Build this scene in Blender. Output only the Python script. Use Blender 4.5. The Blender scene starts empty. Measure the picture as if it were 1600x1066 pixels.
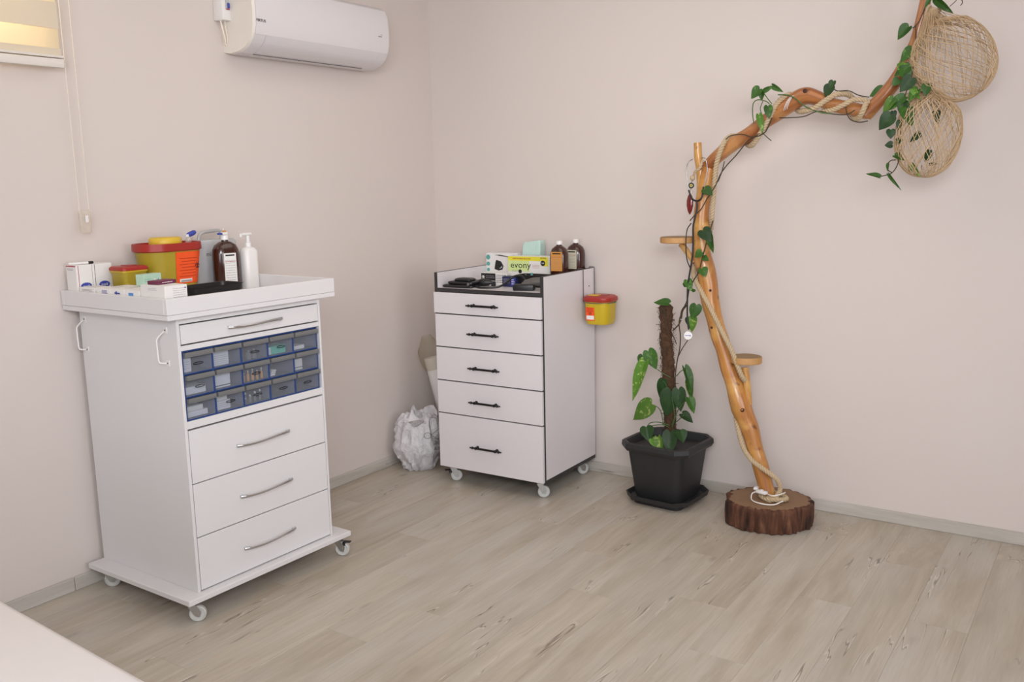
import bpy, bmesh, math, random
from mathutils import Vector, Matrix
from mathutils import noise as mnoise
random.seed(7)
PI = math.pi
S = bpy.context.scene
COL = S.collection
# ------------------------------------------------------------------ camera
F_PX, PITCH, ROLL, YAW = 1442.55, 0.16914, -0.02139, -0.5912
CAM = Vector((3.3716, -4.2522, 1.55))
fw = Vector((math.sin(YAW)*math.cos(PITCH), math.cos(YAW)*math.cos(PITCH), -math.sin(PITCH)))
r0 = Vector((math.cos(YAW), -math.sin(YAW), 0)); u0 = r0.cross(fw)
cr = math.cos(ROLL)*r0 + math.sin(ROLL)*u0
cu = -math.sin(ROLL)*r0 + math.cos(ROLL)*u0
cd = bpy.data.cameras.new('camera'); co = bpy.data.objects.new('camera', cd); COL.objects.link(co)
co.matrix_world = Matrix(((cr.x, cu.x, -fw.x, CAM.x), (cr.y, cu.y, -fw.y, CAM.y), (cr.z, cu.z, -fw.z, CAM.z), (0, 0, 0, 1)))
cd.sensor_fit = 'HORIZONTAL'; cd.sensor_width = 36; cd.lens = 36*F_PX/1600; cd.clip_start = .02
S.camera = co
# ------------------------------------------------------------------ world, lights, exposure
w = bpy.data.worlds.new('world'); S.world = w; w.use_nodes = True
w.node_tree.nodes['Background'].inputs[0].default_value = (.80, .90, 1.0, 1)
w.node_tree.nodes['Background'].inputs[1].default_value = 1.0
S.view_settings.view_transform = 'Standard'; S.view_settings.look = 'None'
S.view_settings.exposure = 0.0; S.view_settings.gamma = 1.0; S.view_settings.use_curve_mapping = False
def area(name, loc, target, sx, sy, power, col, spread=180):
    l = bpy.data.lights.new(name, 'AREA'); l.shape = 'RECTANGLE'; l.size = sx; l.size_y = sy
    l.energy = power; l.color = col; l.spread = math.radians(spread)
    o = bpy.data.objects.new(name, l); COL.objects.link(o); o.location = loc
    o.rotation_euler = (Vector(target)-Vector(loc)).to_track_quat('-Z', 'Y').to_euler()
    return o
area('bounce_lamp', (3.75, -4.75, 2.45), (.6, -.1, 1.1), 1.7, 1.1, 43, (.965, .965, 1.0), 115)
area('window_daylight', (3.3, -6.40, 1.55), (2.3, 0, .8), 2.5, 1.6, 21, (.93, .945, 1.0), 110)
area('side_fill_light', (5.18, -2.7, 1.45), (0, -.1, 1.0), 2.2, 1.5, 22, (.95, .935, 1.0), 100)  # added fill from the right to lift the left wall, not a known window
area('ceiling_fill_light', (1.6, -1.6, 2.76), (1.6, -1.6, 0), 1.7, 1.7, 12.5, (1.0, .94, .87))  # added fill below the ceiling, stands in for bounced light
area('blind_backlight', (-.22, -3.0, 2.62), (.05, -2.85, 2.25), .8, .35, 26, (1.0, .86, .62))

# ------------------------------------------------------------------ helpers
def at(px, py, y=-.27):                       # a point of the photograph put on the vertical plane y
    d = fw + cr*((px-800)/F_PX) - cu*((py-533)/F_PX)
    return CAM + d*((y-CAM.y)/d.y)
def atx(px, py, x):
    d = fw + cr*((px-800)/F_PX) - cu*((py-533)/F_PX)
    return CAM + d*((x-CAM.x)/d.x)
def pxm(P):                                   # metres per pixel at a point
    return (Vector(P)-CAM).dot(fw)/F_PX
class MB:
    def __init__(s): s.v = []; s.f = []; s.uv = {}
    def add(s, vs, fs, uvs=None):
        n = len(s.v); s.v += [Vector(v) for v in vs]
        for i, f in enumerate(fs):
            s.f.append([n+k for k in f])
            if uvs: s.uv[len(s.f)-1] = uvs[i]
        return s
    def box(s, x0, x1, y0, y1, z0, z1, bev=0, seg=1, M=None):
        if bev <= 0:
            vs = [(x, y, z) for x in (x0, x1) for y in (y0, y1) for z in (z0, z1)]
            fs = [(0,1,3,2), (4,6,7,5), (0,4,5,1), (2,3,7,6), (0,2,6,4), (1,5,7,3)]
        else:
            bm = bmesh.new(); bmesh.ops.create_cube(bm, size=1)
            for v in bm.verts:
                v.co = Vector(((x0+x1)/2+v.co.x*(x1-x0), (y0+y1)/2+v.co.y*(y1-y0), (z0+z1)/2+v.co.z*(z1-z0)))
            bmesh.ops.bevel(bm, geom=bm.edges[:], offset=bev, segments=seg, affect='EDGES', profile=.5)
            vs = [v.co.copy() for v in bm.verts]; fs = [[v.index for v in f.verts] for f in bm.faces]; bm.free()
        if M: vs = [M @ Vector(v) for v in vs]
        return s.add(vs, fs)
    def prism(s, poly, z0, z1, M=None, k1=1.0):   # poly in xy extruded along z
        n = len(poly); cx = sum(p[0] for p in poly)/n; cy = sum(p[1] for p in poly)/n
        vs = [Vector((x, y, z0)) for x, y in poly]+[Vector((cx+(x-cx)*k1, cy+(y-cy)*k1, z1)) for x, y in poly]
        fs = [list(range(n))[::-1], list(range(n, 2*n))]+[(i, (i+1) % n, n+(i+1) % n, n+i) for i in range(n)]
        if M: vs = [M @ v for v in vs]
        return s.add(vs, fs)
    def loft(s, rings, closed=True, cap=True, M=None):
        n = len(rings[0]); vs = []; fs = []; uvs = []
        for r in rings: vs += [Vector(p) for p in r]
        m = n if closed else n-1
        for i in range(len(rings)-1):
            for j in range(m):
                a, b = i*n+j, i*n+(j+1) % n
                fs.append((a, b, b+n, a+n))
                u0_, u1_ = j/n, (j+1)/n; v0_, v1_ = i/(len(rings)-1), (i+1)/(len(rings)-1)
                uvs.append(((u0_, v0_), (u1_, v0_), (u1_, v1_), (u0_, v1_)))
        if cap and closed:
            fs.append(list(range(n))[::-1]); uvs.append([(0, 0)]*n)
            fs.append(list(range((len(rings)-1)*n, len(rings)*n))); uvs.append([(0, 0)]*n)
        if M: vs = [M @ v for v in vs]
        return s.add(vs, fs, uvs)
    def lathe(s, prof, n=24, sx=1, sy=1, M=None, cap=True):   # prof [(r,z)]
        rings = [[(r*sx*math.cos(2*PI*k/n), r*sy*math.sin(2*PI*k/n), z) for k in range(n)] for r, z in prof]
        return s.loft(rings, True, cap, M)
    def tube(s, pts, r, n=8, cap=True, ell=None, disp=0, seedv=0):
        pts = [Vector(p) for p in pts]; N = len(pts)
        if not hasattr(r, '__len__'): r = [r]*N
        T = [(pts[min(i+1, N-1)]-pts[max(i-1, 0)]).normalized() for i in range(N)]
        ref = Vector((0, 1, 0)) if abs(T[0].y) < .9 else Vector((1, 0, 0))
        nrm = (ref-T[0]*ref.dot(T[0])).normalized(); rings = []
        for i in range(N):
            nrm = (nrm-T[i]*nrm.dot(T[i])).normalized(); b = T[i].cross(nrm); ring = []
            for k in range(n):
                a = 2*PI*k/n; rr = r[i]
                if disp:
                    q = pts[i]*9+Vector((math.cos(a)*.8, math.sin(a)*.8, seedv)); rr *= 1+disp*mnoise.noise(q)
                ring.append(pts[i]+rr*(nrm*math.cos(a)+(b*math.sin(a))*(ell or 1)))
            rings.append(ring)
        return s.loft(rings, True, cap)
    def build(s, name, mat, parent=None, smooth=None, label=None):
        me = bpy.data.meshes.new(name); me.from_pydata([tuple(v) for v in s.v], [], s.f)
        if s.uv:
            ul = me.uv_layers.new(name='uv')
            for p in me.polygons:
                u = s.uv.get(p.index)
                if u:
                    for k, li in enumerate(p.loop_indices): ul.data[li].uv = u[k]
        me.materials.append(mat)
        bm = bmesh.new(); bm.from_mesh(me); bmesh.ops.recalc_face_normals(bm, faces=bm.faces); bm.to_mesh(me); bm.free()
        me.update()
        o = bpy.data.objects.new(name, me); COL.objects.link(o)
        if parent: o.parent = parent
        if smooth is not None:
            for p in me.polygons: p.use_smooth = True
            if smooth < 180: me.set_sharp_from_angle(angle=math.radians(smooth))
        if label: o['label'] = label
        return o
def thing(name, label, cat, loc=(0, 0, 0), rz=0, group=None):
    o = bpy.data.objects.new(name, None); COL.objects.link(o); o.location = loc; o.rotation_euler = (0, 0, rz)
    o.empty_display_size = .05
    return tag(o, label, cat, group)
def tag(o, label, cat, group=None):
    o['label'] = label; o['category'] = cat
    if group: o['group'] = group
    return o
def struct(o): o['kind'] = 'structure'; return o
def stuff(o): o['kind'] = 'stuff'; return o
def text(body, size, mat, parent, M, name='lettering', depth=.0003, align='CENTER', sx=1.0):
    c = bpy.data.curves.new(name, 'FONT'); c.body = body; c.size = size; c.extrude = depth
    c.align_x = align; c.align_y = 'CENTER'; c.resolution_u = 2; c.space_line = .95
    t = bpy.data.objects.new('t', c); me = bpy.data.meshes.new_from_object(t)
    bpy.data.objects.remove(t); bpy.data.curves.remove(c)
    me.name = name; me.materials.clear(); me.materials.append(mat)
    o = bpy.data.objects.new(name, me); COL.objects.link(o)
    if parent: o.parent = parent
    o.matrix_local = M @ Matrix.Diagonal((sx, 1, 1, 1))
    return o
def frameM(loc, xdir, up=(0, 0, 1)):          # matrix whose x runs along xdir, y up, z out of the face
    x = Vector(xdir).normalized(); y = Vector(up).normalized(); z = x.cross(y).normalized(); y = z.cross(x)
    return Matrix(((x.x, y.x, z.x, loc[0]), (x.y, y.y, z.y, loc[1]), (x.z, y.z, z.z, loc[2]), (0, 0, 0, 1)))
def lines_label(parent, loc, xdir, w_, h, n, mat, t=.0012, up=(0,0,1), name='print_lines'):  # rows of small print
    m = MB(); M = frameM(loc, xdir, up)
    for i in range(n):
        y = h/2-(i+.5)*h/n; x = -w_/2
        while x < w_/2-.003:
            l = min(random.uniform(.004, .012), w_/2-x)
            m.box(x, x+l, y-t/2, y+t/2, 0, .0004, M=M); x += l+.002
    return m.build(name, mat, parent)
def crom(pts, n=8):
    P = [Vector(p) for p in pts]; P = [P[0]*2-P[1]]+P+[P[-1]*2-P[-2]]; out = []
    for i in range(1, len(P)-2):
        for k in range(n):
            t = k/n; a, b, c, d = P[i-1], P[i], P[i+1], P[i+2]
            out.append(.5*((2*b)+(c-a)*t+(2*a-5*b+4*c-d)*t*t+(3*b-a-3*c+d)*t**3))
    out.append(P[-2]); return out
def crom1(vals, n=8): return [v.x for v in crom([(v, 0, 0) for v in vals], n)]

# ------------------------------------------------------------------ materials
def srgb(r, g, b):
    f = lambda c: (c/255/12.92) if c/255 <= .04045 else ((c/255+.055)/1.055)**2.4
    return (f(r), f(g), f(b), 1)
class NT:
    def __init__(s, name):
        s.m = bpy.data.materials.new(name); s.m.use_nodes = True; s.t = s.m.node_tree; s.b = s.t.nodes['Principled BSDF']
        s.out = s.t.nodes['Material Output']
    def n(s, typ, **k):
        x = s.t.nodes.new(typ)
        for a, v in k.items():
            if a.startswith('i_'): x.inputs[a[2:].replace('_', ' ')].default_value = v
            else: setattr(x, a, v)
        return x
    def l(s, a, b): s.t.links.new(a, b)
    def math(s, op, a, b=None):
        x = s.n('ShaderNodeMath', operation=op)
        for i, v in enumerate((a, b)):
            if v is None: continue
            if hasattr(v, 'is_linked'): s.l(v, x.inputs[i])
            else: x.inputs[i].default_value = v
        return x.outputs[0]
    def mix(s, fac, a, b):
        x = s.n('ShaderNodeMix', data_type='RGBA')
        for i, v in ((0, fac), (6, a), (7, b)):
            if hasattr(v, 'is_linked'): s.l(v, x.inputs[i])
            else: x.inputs[i].default_value = v
        return x.outputs[2]
    def ramp(s, fac, stops):
        x = s.n('ShaderNodeValToRGB'); e = x.color_ramp.elements
        while len(e) < len(stops): e.new(.5)
        for k, (p, c) in enumerate(stops): e[k].position = p; e[k].color = c if hasattr(c, '__len__') else (c, c, c, 1)
        s.l(fac, x.inputs[0]); return x.outputs[0]
    def noise(s, vec, scale, detail=3, rough=.5, dist=0):
        x = s.n('ShaderNodeTexNoise'); x.inputs['Scale'].default_value = scale; x.inputs['Detail'].default_value = detail
        x.inputs['Roughness'].default_value = rough; x.inputs['Distortion'].default_value = dist
        if vec: s.l(vec, x.inputs['Vector'])
        return x.outputs['Fac']
    def coord(s, kind='Object', scale=(1, 1, 1), loc=(0, 0, 0)):
        c = s.n('ShaderNodeTexCoord'); m = s.n('ShaderNodeMapping'); m.inputs['Scale'].default_value = scale
        m.inputs['Location'].default_value = loc
        s.l(c.outputs[kind], m.inputs[0]); return m.outputs[0]
    def bump(s, h, strength=.2, dist=.002):
        x = s.n('ShaderNodeBump'); x.inputs['Strength'].default_value = strength; x.inputs['Distance'].default_value = dist
        s.l(h, x.inputs['Height']); s.l(x.outputs[0], s.b.inputs['Normal'])
def pm(name, rgb, rough=.5, metal=0, var=.06, scale=40, bump=.08, alpha=None, trans=0, coat=0, sub=0, spec=.5):
    t = NT(name); c = srgb(*rgb); v = t.coord(); nz = t.noise(v, scale)
    a = tuple(min(1, x*(1+var)) for x in c[:3])+(1,); b = tuple(x*(1-var) for x in c[:3])+(1,)
    t.l(t.mix(nz, b, a), t.b.inputs['Base Color'])
    t.b.inputs['Roughness'].default_value = rough; t.b.inputs['Metallic'].default_value = metal
    t.b.inputs['Specular IOR Level'].default_value = spec
    if bump: t.bump(nz, bump, .001)
    if alpha is not None: t.b.inputs['Alpha'].default_value = alpha
    if trans: t.b.inputs['Transmission Weight'].default_value = trans
    if coat: t.b.inputs['Coat Weight'].default_value = coat
    if sub: t.b.inputs['Subsurface Weight'].default_value = sub; t.b.inputs['Subsurface Scale'].default_value = .01
    return t.m
M = {}
def wallmat():
    t = NT('wall_paint'); v = t.coord('Object')
    big = t.noise(v, 1.1, 2); fine = t.noise(v, 260, 2)
    t.l(t.mix(big, srgb(212, 201, 194), srgb(214, 204, 199)), t.b.inputs['Base Color'])
    t.b.inputs['Roughness'].default_value = .62; t.b.inputs['Specular IOR Level'].default_value = .3
    t.bump(t.math('ADD', fine, t.math('MULTIPLY', t.noise(v, 30, 3), .5)), .07, .002); return t.m
M['wall'] = wallmat()
M['ceiling'] = pm('ceiling_paint', (238, 236, 232), .8)
def floormat(name, dark, light, grey, offs=True, axis='y'):
    t = NT(name); c = t.n('ShaderNodeTexCoord'); oi = t.n('ShaderNodeObjectInfo')
    add = t.n('ShaderNodeVectorMath', operation='ADD'); mul = t.n('ShaderNodeVectorMath', operation='SCALE')
    cmb = t.n('ShaderNodeCombineXYZ'); t.l(oi.outputs['Random'], cmb.inputs[0]); t.l(oi.outputs['Random'], cmb.inputs[1])
    t.l(oi.outputs['Random'], cmb.inputs[2])
    t.l(cmb.outputs[0], mul.inputs[0]); mul.inputs['Scale'].default_value = 37.0 if offs else 0
    t.l(c.outputs['Object'], add.inputs[0]); t.l(mul.outputs[0], add.inputs[1])
    def mp(sc):
        if axis == 'x': sc = (sc[1], sc[0], sc[2])
        m = t.n('ShaderNodeMapping'); m.inputs['Scale'].default_value = sc; t.l(add.outputs[0], m.inputs[0]); return m.outputs[0]
    g = t.noise(mp((16, 1.6, 16)), 1.0, 4, .6, .5)
    fine = t.noise(mp((120, 5, 120)), 1.0, 3, .6, .2)
    blot = t.noise(mp((5, 1.3, 5)), 1.0, 3, .5, .3)
    base = t.mix(t.ramp(g, [(.3, 0.0), (.72, 1.0)]), dark, light)
    base = t.mix(t.math('MULTIPLY', t.ramp(blot, [(.40, 0.), (.66, 1.)]), .60), base, grey)
    base = t.mix(t.math('MULTIPLY', t.ramp(fine, [(.30, 1.0), (.52, 0.0)]), .38), base, dark)
    # cracks : thin lines where a stretched noise crosses its middle, only in patches
    ck = t.noise(mp((11, .8, 11)), 1.0, 3, .6, .22)
    line = t.ramp(t.math('ABSOLUTE', t.math('SUBTRACT', ck, .5)), [(.0, 1.), (.0065, 0.)])
    patch = t.ramp(t.noise(mp((3.1, 1.7, 3.1)), 1.3, 2, .5), [(.54, 0.), (.60, 1.)])
    crack = t.math('MULTIPLY', line, patch)
    base = t.mix(t.math('MULTIPLY', crack, .75), base, srgb(96, 86, 76))
    line2 = t.ramp(t.math('ABSOLUTE', t.math('SUBTRACT', ck, .514)), [(.0, 1.), (.007, 0.)])
    base = t.mix(t.math('MULTIPLY', t.math('MULTIPLY', line2, patch), .5), base, srgb(222, 216, 206))
    # knots
    vo = t.n('ShaderNodeTexVoronoi'); vo.inputs['Scale'].default_value = 1.0; t.l(mp((5.2, 2.2, 5.2)), vo.inputs['Vector'])
    kn = t.ramp(vo.outputs['Distance'], [(.03, 1.), (.11, 0.)])
    base = t.mix(t.math('MULTIPLY', t.math('MULTIPLY', kn, t.ramp(g, [(.35, 0.), (.6, 1.)])), .40), base, srgb(118, 104, 92))
    hv = t.n('ShaderNodeHueSaturation'); t.l(base, hv.inputs['Color'])
    t.l(t.math('ADD', t.math('MULTIPLY', oi.outputs['Random'], .075), .962), hv.inputs['Value'])
    t.l(hv.outputs[0], t.b.inputs['Base Color'])
    t.b.inputs['Roughness'].default_value = .42; t.b.inputs['Specular IOR Level'].default_value = .4
    t.bump(t.math('SUBTRACT', t.math('MULTIPLY', fine, .4), crack), .25, .0015)
    return t.m
M['floor'] = floormat('laminate_oak', srgb(166, 153, 136), srgb(195, 185, 170), srgb(192, 187, 178))
M['floor_base'] = pm('floor_underlay', (120, 110, 98), .8)
M['skirt_y'] = floormat('skirting_oak', srgb(172, 165, 155), srgb(203, 198, 190), srgb(188, 184, 178))
M['skirt_x'] = floormat('skirting_oak_x', srgb(172, 165, 155), srgb(203, 198, 190), srgb(188, 184, 178), axis='x')
M['white'] = pm('white_melamine', (219, 217, 217), .38, var=.012, scale=8, bump=.02)
M['white_b'] = pm('white_melamine_cool', (220, 215, 216), .34, var=.012, scale=8, bump=.02)
M['edge'] = pm('dark_edge_band', (52, 50, 50), .5)
M['gap'] = pm('dark_gap_shade', (40, 38, 37), .8)
M['plas_w'] = pm('white_plastic', (228, 225, 222), .35, var=.015)
M['ac'] = pm('air_conditioner_plastic', (218, 213, 214), .3, var=.01, bump=.01)
M['ac_side'] = pm('air_conditioner_side', (226, 219, 210), .4, var=.01, bump=.01)
M['chrome'] = pm('brushed_chrome', (200, 200, 202), .22, 1.0)
M['steel'] = pm('steel', (178, 178, 176), .35, 1.0)
M['black'] = pm('black_plastic', (26, 25, 26), .42)
M['black_m'] = pm('black_cast_metal', (20, 18, 18), .4, .3)
M['wheel'] = pm('translucent_wheel', (196, 196, 192), .35, sub=.2)
M['blue'] = pm('organizer_blue', (28, 62, 122), .4)
M['blue_d'] = pm('organizer_blue_inner', (42, 62, 108), .55)
M['yel'] = pm('sharps_yellow', (168, 146, 42), .38)
M['yel2'] = pm('sharps_lid_yellow', (214, 178, 50), .4)
M['yel3'] = pm('sharps_yellow_warm', (196, 168, 30), .38)
M['red'] = pm('sharps_red', (160, 40, 32), .38)
M['orange'] = pm('orange_label', (238, 84, 24), .5)
M['orange_d'] = pm('orange_print', (176, 52, 22), .6)
M['ink'] = pm('black_ink', (28, 26, 28), .6)
M['ink_blue'] = pm('blue_ink', (58, 70, 160), .6)
M['ink_lb'] = pm('light_blue_ink', (86, 140, 205), .6)
M['ink_grey'] = pm('grey_ink', (140, 134, 138), .6)
M['ink_red'] = pm('red_ink', (170, 44, 60), .6)
M['card'] = pm('white_card', (228, 225, 222), .6, var=.02)
M['card2'] = pm('cream_card', (228, 224, 212), .6, var=.03)
M['paper'] = pm('label_paper', (226, 224, 220), .6)
M['label_o'] = pm('amber_label', (206, 140, 58), .55)
M['label_c'] = pm('cream_label', (206, 200, 176), .55)
M['brown'] = pm('amber_brown_bottle', (58, 28, 20), .22, var=.1, coat=.4)
M['teal'] = pm('teal_print', (92, 164, 158), .5)
M['green_card'] = pm('pale_green_card', (176, 206, 186), .55)
M['purple'] = pm('maroon_card', (104, 34, 66), .5)
M['turq'] = pm('turquoise_carton', (64, 190, 160), .5)
M['mint'] = pm('mint_wrap', (188, 216, 206), .4, var=.05)
M['lemon'] = pm('lemon_print', (226, 214, 62), .5)
M['lime'] = pm('pale_lime_print', (205, 222, 150), .55)
M['navy'] = pm('navy_carton', (38, 42, 84), .5)
M['grey'] = pm('grey_plastic', (182, 182, 184), .4)
M['grey_h'] = pm('grey_handle', (176, 174, 172), .35, .1)
M['dgrey'] = pm('dark_grey_plastic', (92, 88, 84), .45)
M['vinyl'] = pm('black_vinyl_cloth', (30, 29, 31), .35, scale=120, bump=.5)
M['pot'] = pm('anthracite_planter', (38, 38, 39), .5, var=.06)
M['soil'] = pm('potting_soil', (36, 29, 24), .95, var=.5, scale=120, bump=1)
M['bed'] = pm('white_bed_vinyl', (224, 217, 214), .5, var=.015)
M['cream_chain'] = pm('chain_plastic', (232, 220, 206), .4)
M['string'] = pm('white_cord', (236, 232, 226), .5)
M['maroon'] = pm('garnet_stone', (110, 24, 20), .2, coat=.5)
def clear(name, rgb, tr=.7, rough=.08):
    t = NT(name); t.t.nodes.remove(t.b)
    a = t.n('ShaderNodeBsdfTransparent'); a.inputs[0].default_value = srgb(*rgb)
    g = t.n('ShaderNodeBsdfPrincipled'); g.inputs['Base Color'].default_value = srgb(*rgb); g.inputs['Roughness'].default_value = rough
    nz = t.noise(t.coord(), 60); bp = t.n('ShaderNodeBump'); bp.inputs['Strength'].default_value = .1; t.l(nz, bp.inputs['Height']); t.l(bp.outputs[0], g.inputs['Normal'])
    mx = t.n('ShaderNodeMixShader'); mx.inputs[0].default_value = 1-tr
    t.l(a.outputs[0], mx.inputs[1]); t.l(g.outputs[0], mx.inputs[2]); t.l(mx.outputs[0], t.out.inputs[0]); return t.m
M['bin'] = clear('clear_bin_plastic', (236, 239, 244), .91)
M['lip'] = clear('clear_bin_lip', (150, 150, 150), .45, .2)
M['film'] = clear('clear_film', (240, 236, 228), .87, .2)
M['clip'] = clear('clear_chain_clip', (246, 242, 236), .78, .1)
M['pane'] = clear('window_glass', (245, 245, 240), .9, .02)
def bagmat():
    t = NT('white_bag_film'); t.b.inputs['Base Color'].default_value = srgb(240, 238, 240); t.b.inputs['Roughness'].default_value = .3
    v = t.coord(); t.bump(t.noise(v, 16, 5, .65, 1.6), .9, .02)
    tr = t.n('ShaderNodeBsdfTranslucent'); tr.inputs[0].default_value = srgb(240, 238, 240); mx = t.n('ShaderNodeMixShader'); mx.inputs[0].default_value = .25
    t.l(t.b.outputs[0], mx.inputs[1]); t.l(tr.outputs[0], mx.inputs[2]); t.l(mx.outputs[0], t.out.inputs[0]); return t.m
M['bag'] = bagmat()
def blindmat(name, rgb, tr):
    t = NT(name); t.b.inputs['Base Color'].default_value = srgb(*rgb); t.b.inputs['Roughness'].default_value = .8
    t.bump(t.noise(t.coord(scale=(1, 60, 400)), 4, 2), .15, .001)
    a = t.n('ShaderNodeBsdfTranslucent'); a.inputs[0].default_value = srgb(255, 246, 226); mx = t.n('ShaderNodeMixShader'); mx.inputs[0].default_value = tr
    t.l(t.b.outputs[0], mx.inputs[1]); t.l(a.outputs[0], mx.inputs[2]); t.l(mx.outputs[0], t.out.inputs[0]); return t.m
M['blind_o'] = blindmat('blind_opaque_band', (226, 214, 194), .22)
M['blind_s'] = blindmat('blind_sheer_band', (240, 230, 208), .60)
def woodmat(name, c1, c2, c3, su=6, sv=2.2, rough=.35, coat=.3):
    t = NT(name); c = t.n('ShaderNodeTexCoord'); m = t.n('ShaderNodeMapping'); m.inputs['Scale'].default_value = (su, sv, 1)
    t.l(c.outputs['UV'], m.inputs[0]); g = t.noise(m.outputs[0], 1.6, 5, .6, .7)
    o = t.coord('Object'); bl = t.noise(o, 7, 3, .5, .6); kn = t.noise(o, 17, 2)
    col = t.mix(t.ramp(g, [(.32, 0.), (.68, 1.)]), c1, c2)
    col = t.mix(t.math('MULTIPLY', t.ramp(bl, [(.5, 0.), (.66, 1.)]), .7), col, c3)
    col = t.mix(t.math('MULTIPLY', t.ramp(kn, [(.66, 0.), (.76, 1.)]), .75), col, srgb(92, 52, 26))
    t.l(col, t.b.inputs['Base Color']); t.b.inputs['Roughness'].default_value = rough; t.b.inputs['Coat Weight'].default_value = coat
    t.bump(g, .3, .002); return t.m
M['trunk'] = woodmat('varnished_branch', srgb(200, 142, 74), srgb(158, 98, 48), srgb(212, 164, 92))
M['branch'] = woodmat('varnished_branch_dark', srgb(176, 114, 62), srgb(140, 82, 44), srgb(194, 140, 84))
M['stub'] = woodmat('peeled_branch', srgb(208, 158, 88), srgb(184, 128, 66), srgb(222, 180, 110))
def bark():
    t = NT('bark'); c = t.coord('Object', scale=(26, 26, 5)); g = t.noise(c, 1, 5, .65, .5)
    t.l(t.ramp(g, [(.32, srgb(34, 20, 15)), (.52, srgb(92, 56, 38)), (.78, srgb(140, 98, 72))]), t.b.inputs['Base Color'])
    t.b.inputs['Roughness'].default_value = .85; t.bump(g, .9, .01); return t.m
M['bark'] = bark()
def rings(name, c1, c2, sc=60):
    t = NT(name); v = t.coord('Object'); w_ = t.n('ShaderNodeTexWave', wave_type='RINGS', rings_direction='Z')
    w_.inputs['Scale'].default_value = sc; w_.inputs['Distortion'].default_value = 3; w_.inputs['Detail'].default_value = 3; w_.inputs['Detail Scale'].default_value = .8
    t.l(v, w_.inputs['Vector']); nz = t.noise(v, 40, 4)
    t.l(t.mix(t.math('MULTIPLY', t.math('ADD', w_.outputs['Fac'], nz), .5), c1, c2), t.b.inputs['Base Color'])
    t.b.inputs['Roughness'].default_value = .7; t.bump(nz, .3, .003); return t.m
M['log_top'] = rings('log_end_grain', srgb(112, 84, 60), srgb(150, 118, 88))
M['disc_top'] = rings('slice_end_grain', srgb(128, 102, 70), srgb(158, 130, 92))
M['disc_side'] = pm('slice_edge_wood', (186, 140, 86), .6, var=.25, scale=30, bump=.3)
M['rope'] = pm('jute_rope', (190, 168, 136), .9, var=.2, scale=260, bump=.6)
M['jute'] = pm('jute_twine', (196, 168, 132), .9, var=.2, scale=300, bump=.4)
M['moss'] = pm('coir_fibre', (78, 54, 36), .95, var=.8, scale=70, bump=1)
M['stem_d'] = pm('woody_vine', (62, 52, 36), .7, var=.2)
M['stem_g'] = pm('green_vine', (74, 100, 48), .6, var=.15)
def leafmat(name, c1, c2, c3, vari=.5):
    t = NT(name); v = t.coord('Object'); oi = t.n('ShaderNodeObjectInfo')
    n1 = t.noise(v, 22, 3, .5, .4)
    col = t.mix(n1, c1, c2); col = t.mix(t.math('MULTIPLY', t.ramp(t.noise(v, 46, 3, .6, .8), [(.58, 0.), (.64, 1.)]), vari), col, c3)
    hv = t.n('ShaderNodeHueSaturation'); t.l(col, hv.inputs['Color']); t.l(t.math('ADD', t.math('MULTIPLY', oi.outputs['Random'], .5), .75), hv.inputs['Value'])
    t.l(hv.outputs[0], t.b.inputs['Base Color']); t.b.inputs['Roughness'].default_value = .48; t.b.inputs['Specular IOR Level'].default_value = .35
    a = t.n('ShaderNodeBsdfTranslucent'); a.inputs[0].default_value = c2; mx = t.n('ShaderNodeMixShader'); mx.inputs[0].default_value = .15
    t.bump(n1, .2, .003)
    t.l(t.b.outputs[0], mx.inputs[1]); t.l(a.outputs[0], mx.inputs[2]); t.l(mx.outputs[0], t.out.inputs[0]); return t.m
M['leaf'] = leafmat('pothos_leaf', srgb(44, 80, 26), srgb(62, 104, 34), srgb(122, 158, 70), .4)
M['leaf_d'] = leafmat('dark_leaf', srgb(32, 58, 26), srgb(44, 76, 32), srgb(80, 116, 50), .2)
M['leaf_l'] = leafmat('variegated_leaf', srgb(76, 118, 38), srgb(100, 142, 54), srgb(180, 194, 110), .8)
M['veil'] = pm('panel_shadow', (120, 116, 114), .8)
# ================================================================== SETTING
XR, YB, ZC = 5.2, -6.5, 2.80
# floor: slab with laminate planks laid on it
fb = struct(MB().box(-.1, XR+.1, YB-.1, .1, -.06, -.0078).build('floor', M['floor_base']))
PW, PL = .192, 1.285
pk = MB().box(-PW/2+.0002, PW/2-.0002, -PL/2+.0002, PL/2-.0002, -.0075, 0, bev=.0003)
base = pk.build('plank', M['floor'], fb); pk_me = base.data; COL.objects.unlink(base); bpy.data.objects.remove(base)
k = 0; row = 0
x = -.06
while x < 4.5:
    off = [0.35, .78, .1, .55, .93, .25, .68][row % 7]*PL + (row*.137 % .2)
    y = .1-off+PL
    while y-PL > -4.6:
        y1 = min(y, .08); y0 = y-PL
        if y1-y0 > .05:
            o = bpy.data.objects.new('plank', pk_me); COL.objects.link(o); o.parent = fb
            o.location = (x+PW/2, (y0+y1)/2, 0); o.scale = (1, (y1-y0)/PL, 1)
        y -= PL
    x += PW; row += 1
# the part of the floor behind the photographer: same laminate, one slab
stuff(MB().box(-.06, XR, YB, -4.62, -.0075, 0).build('plank_field', M['floor'], fb))
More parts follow.
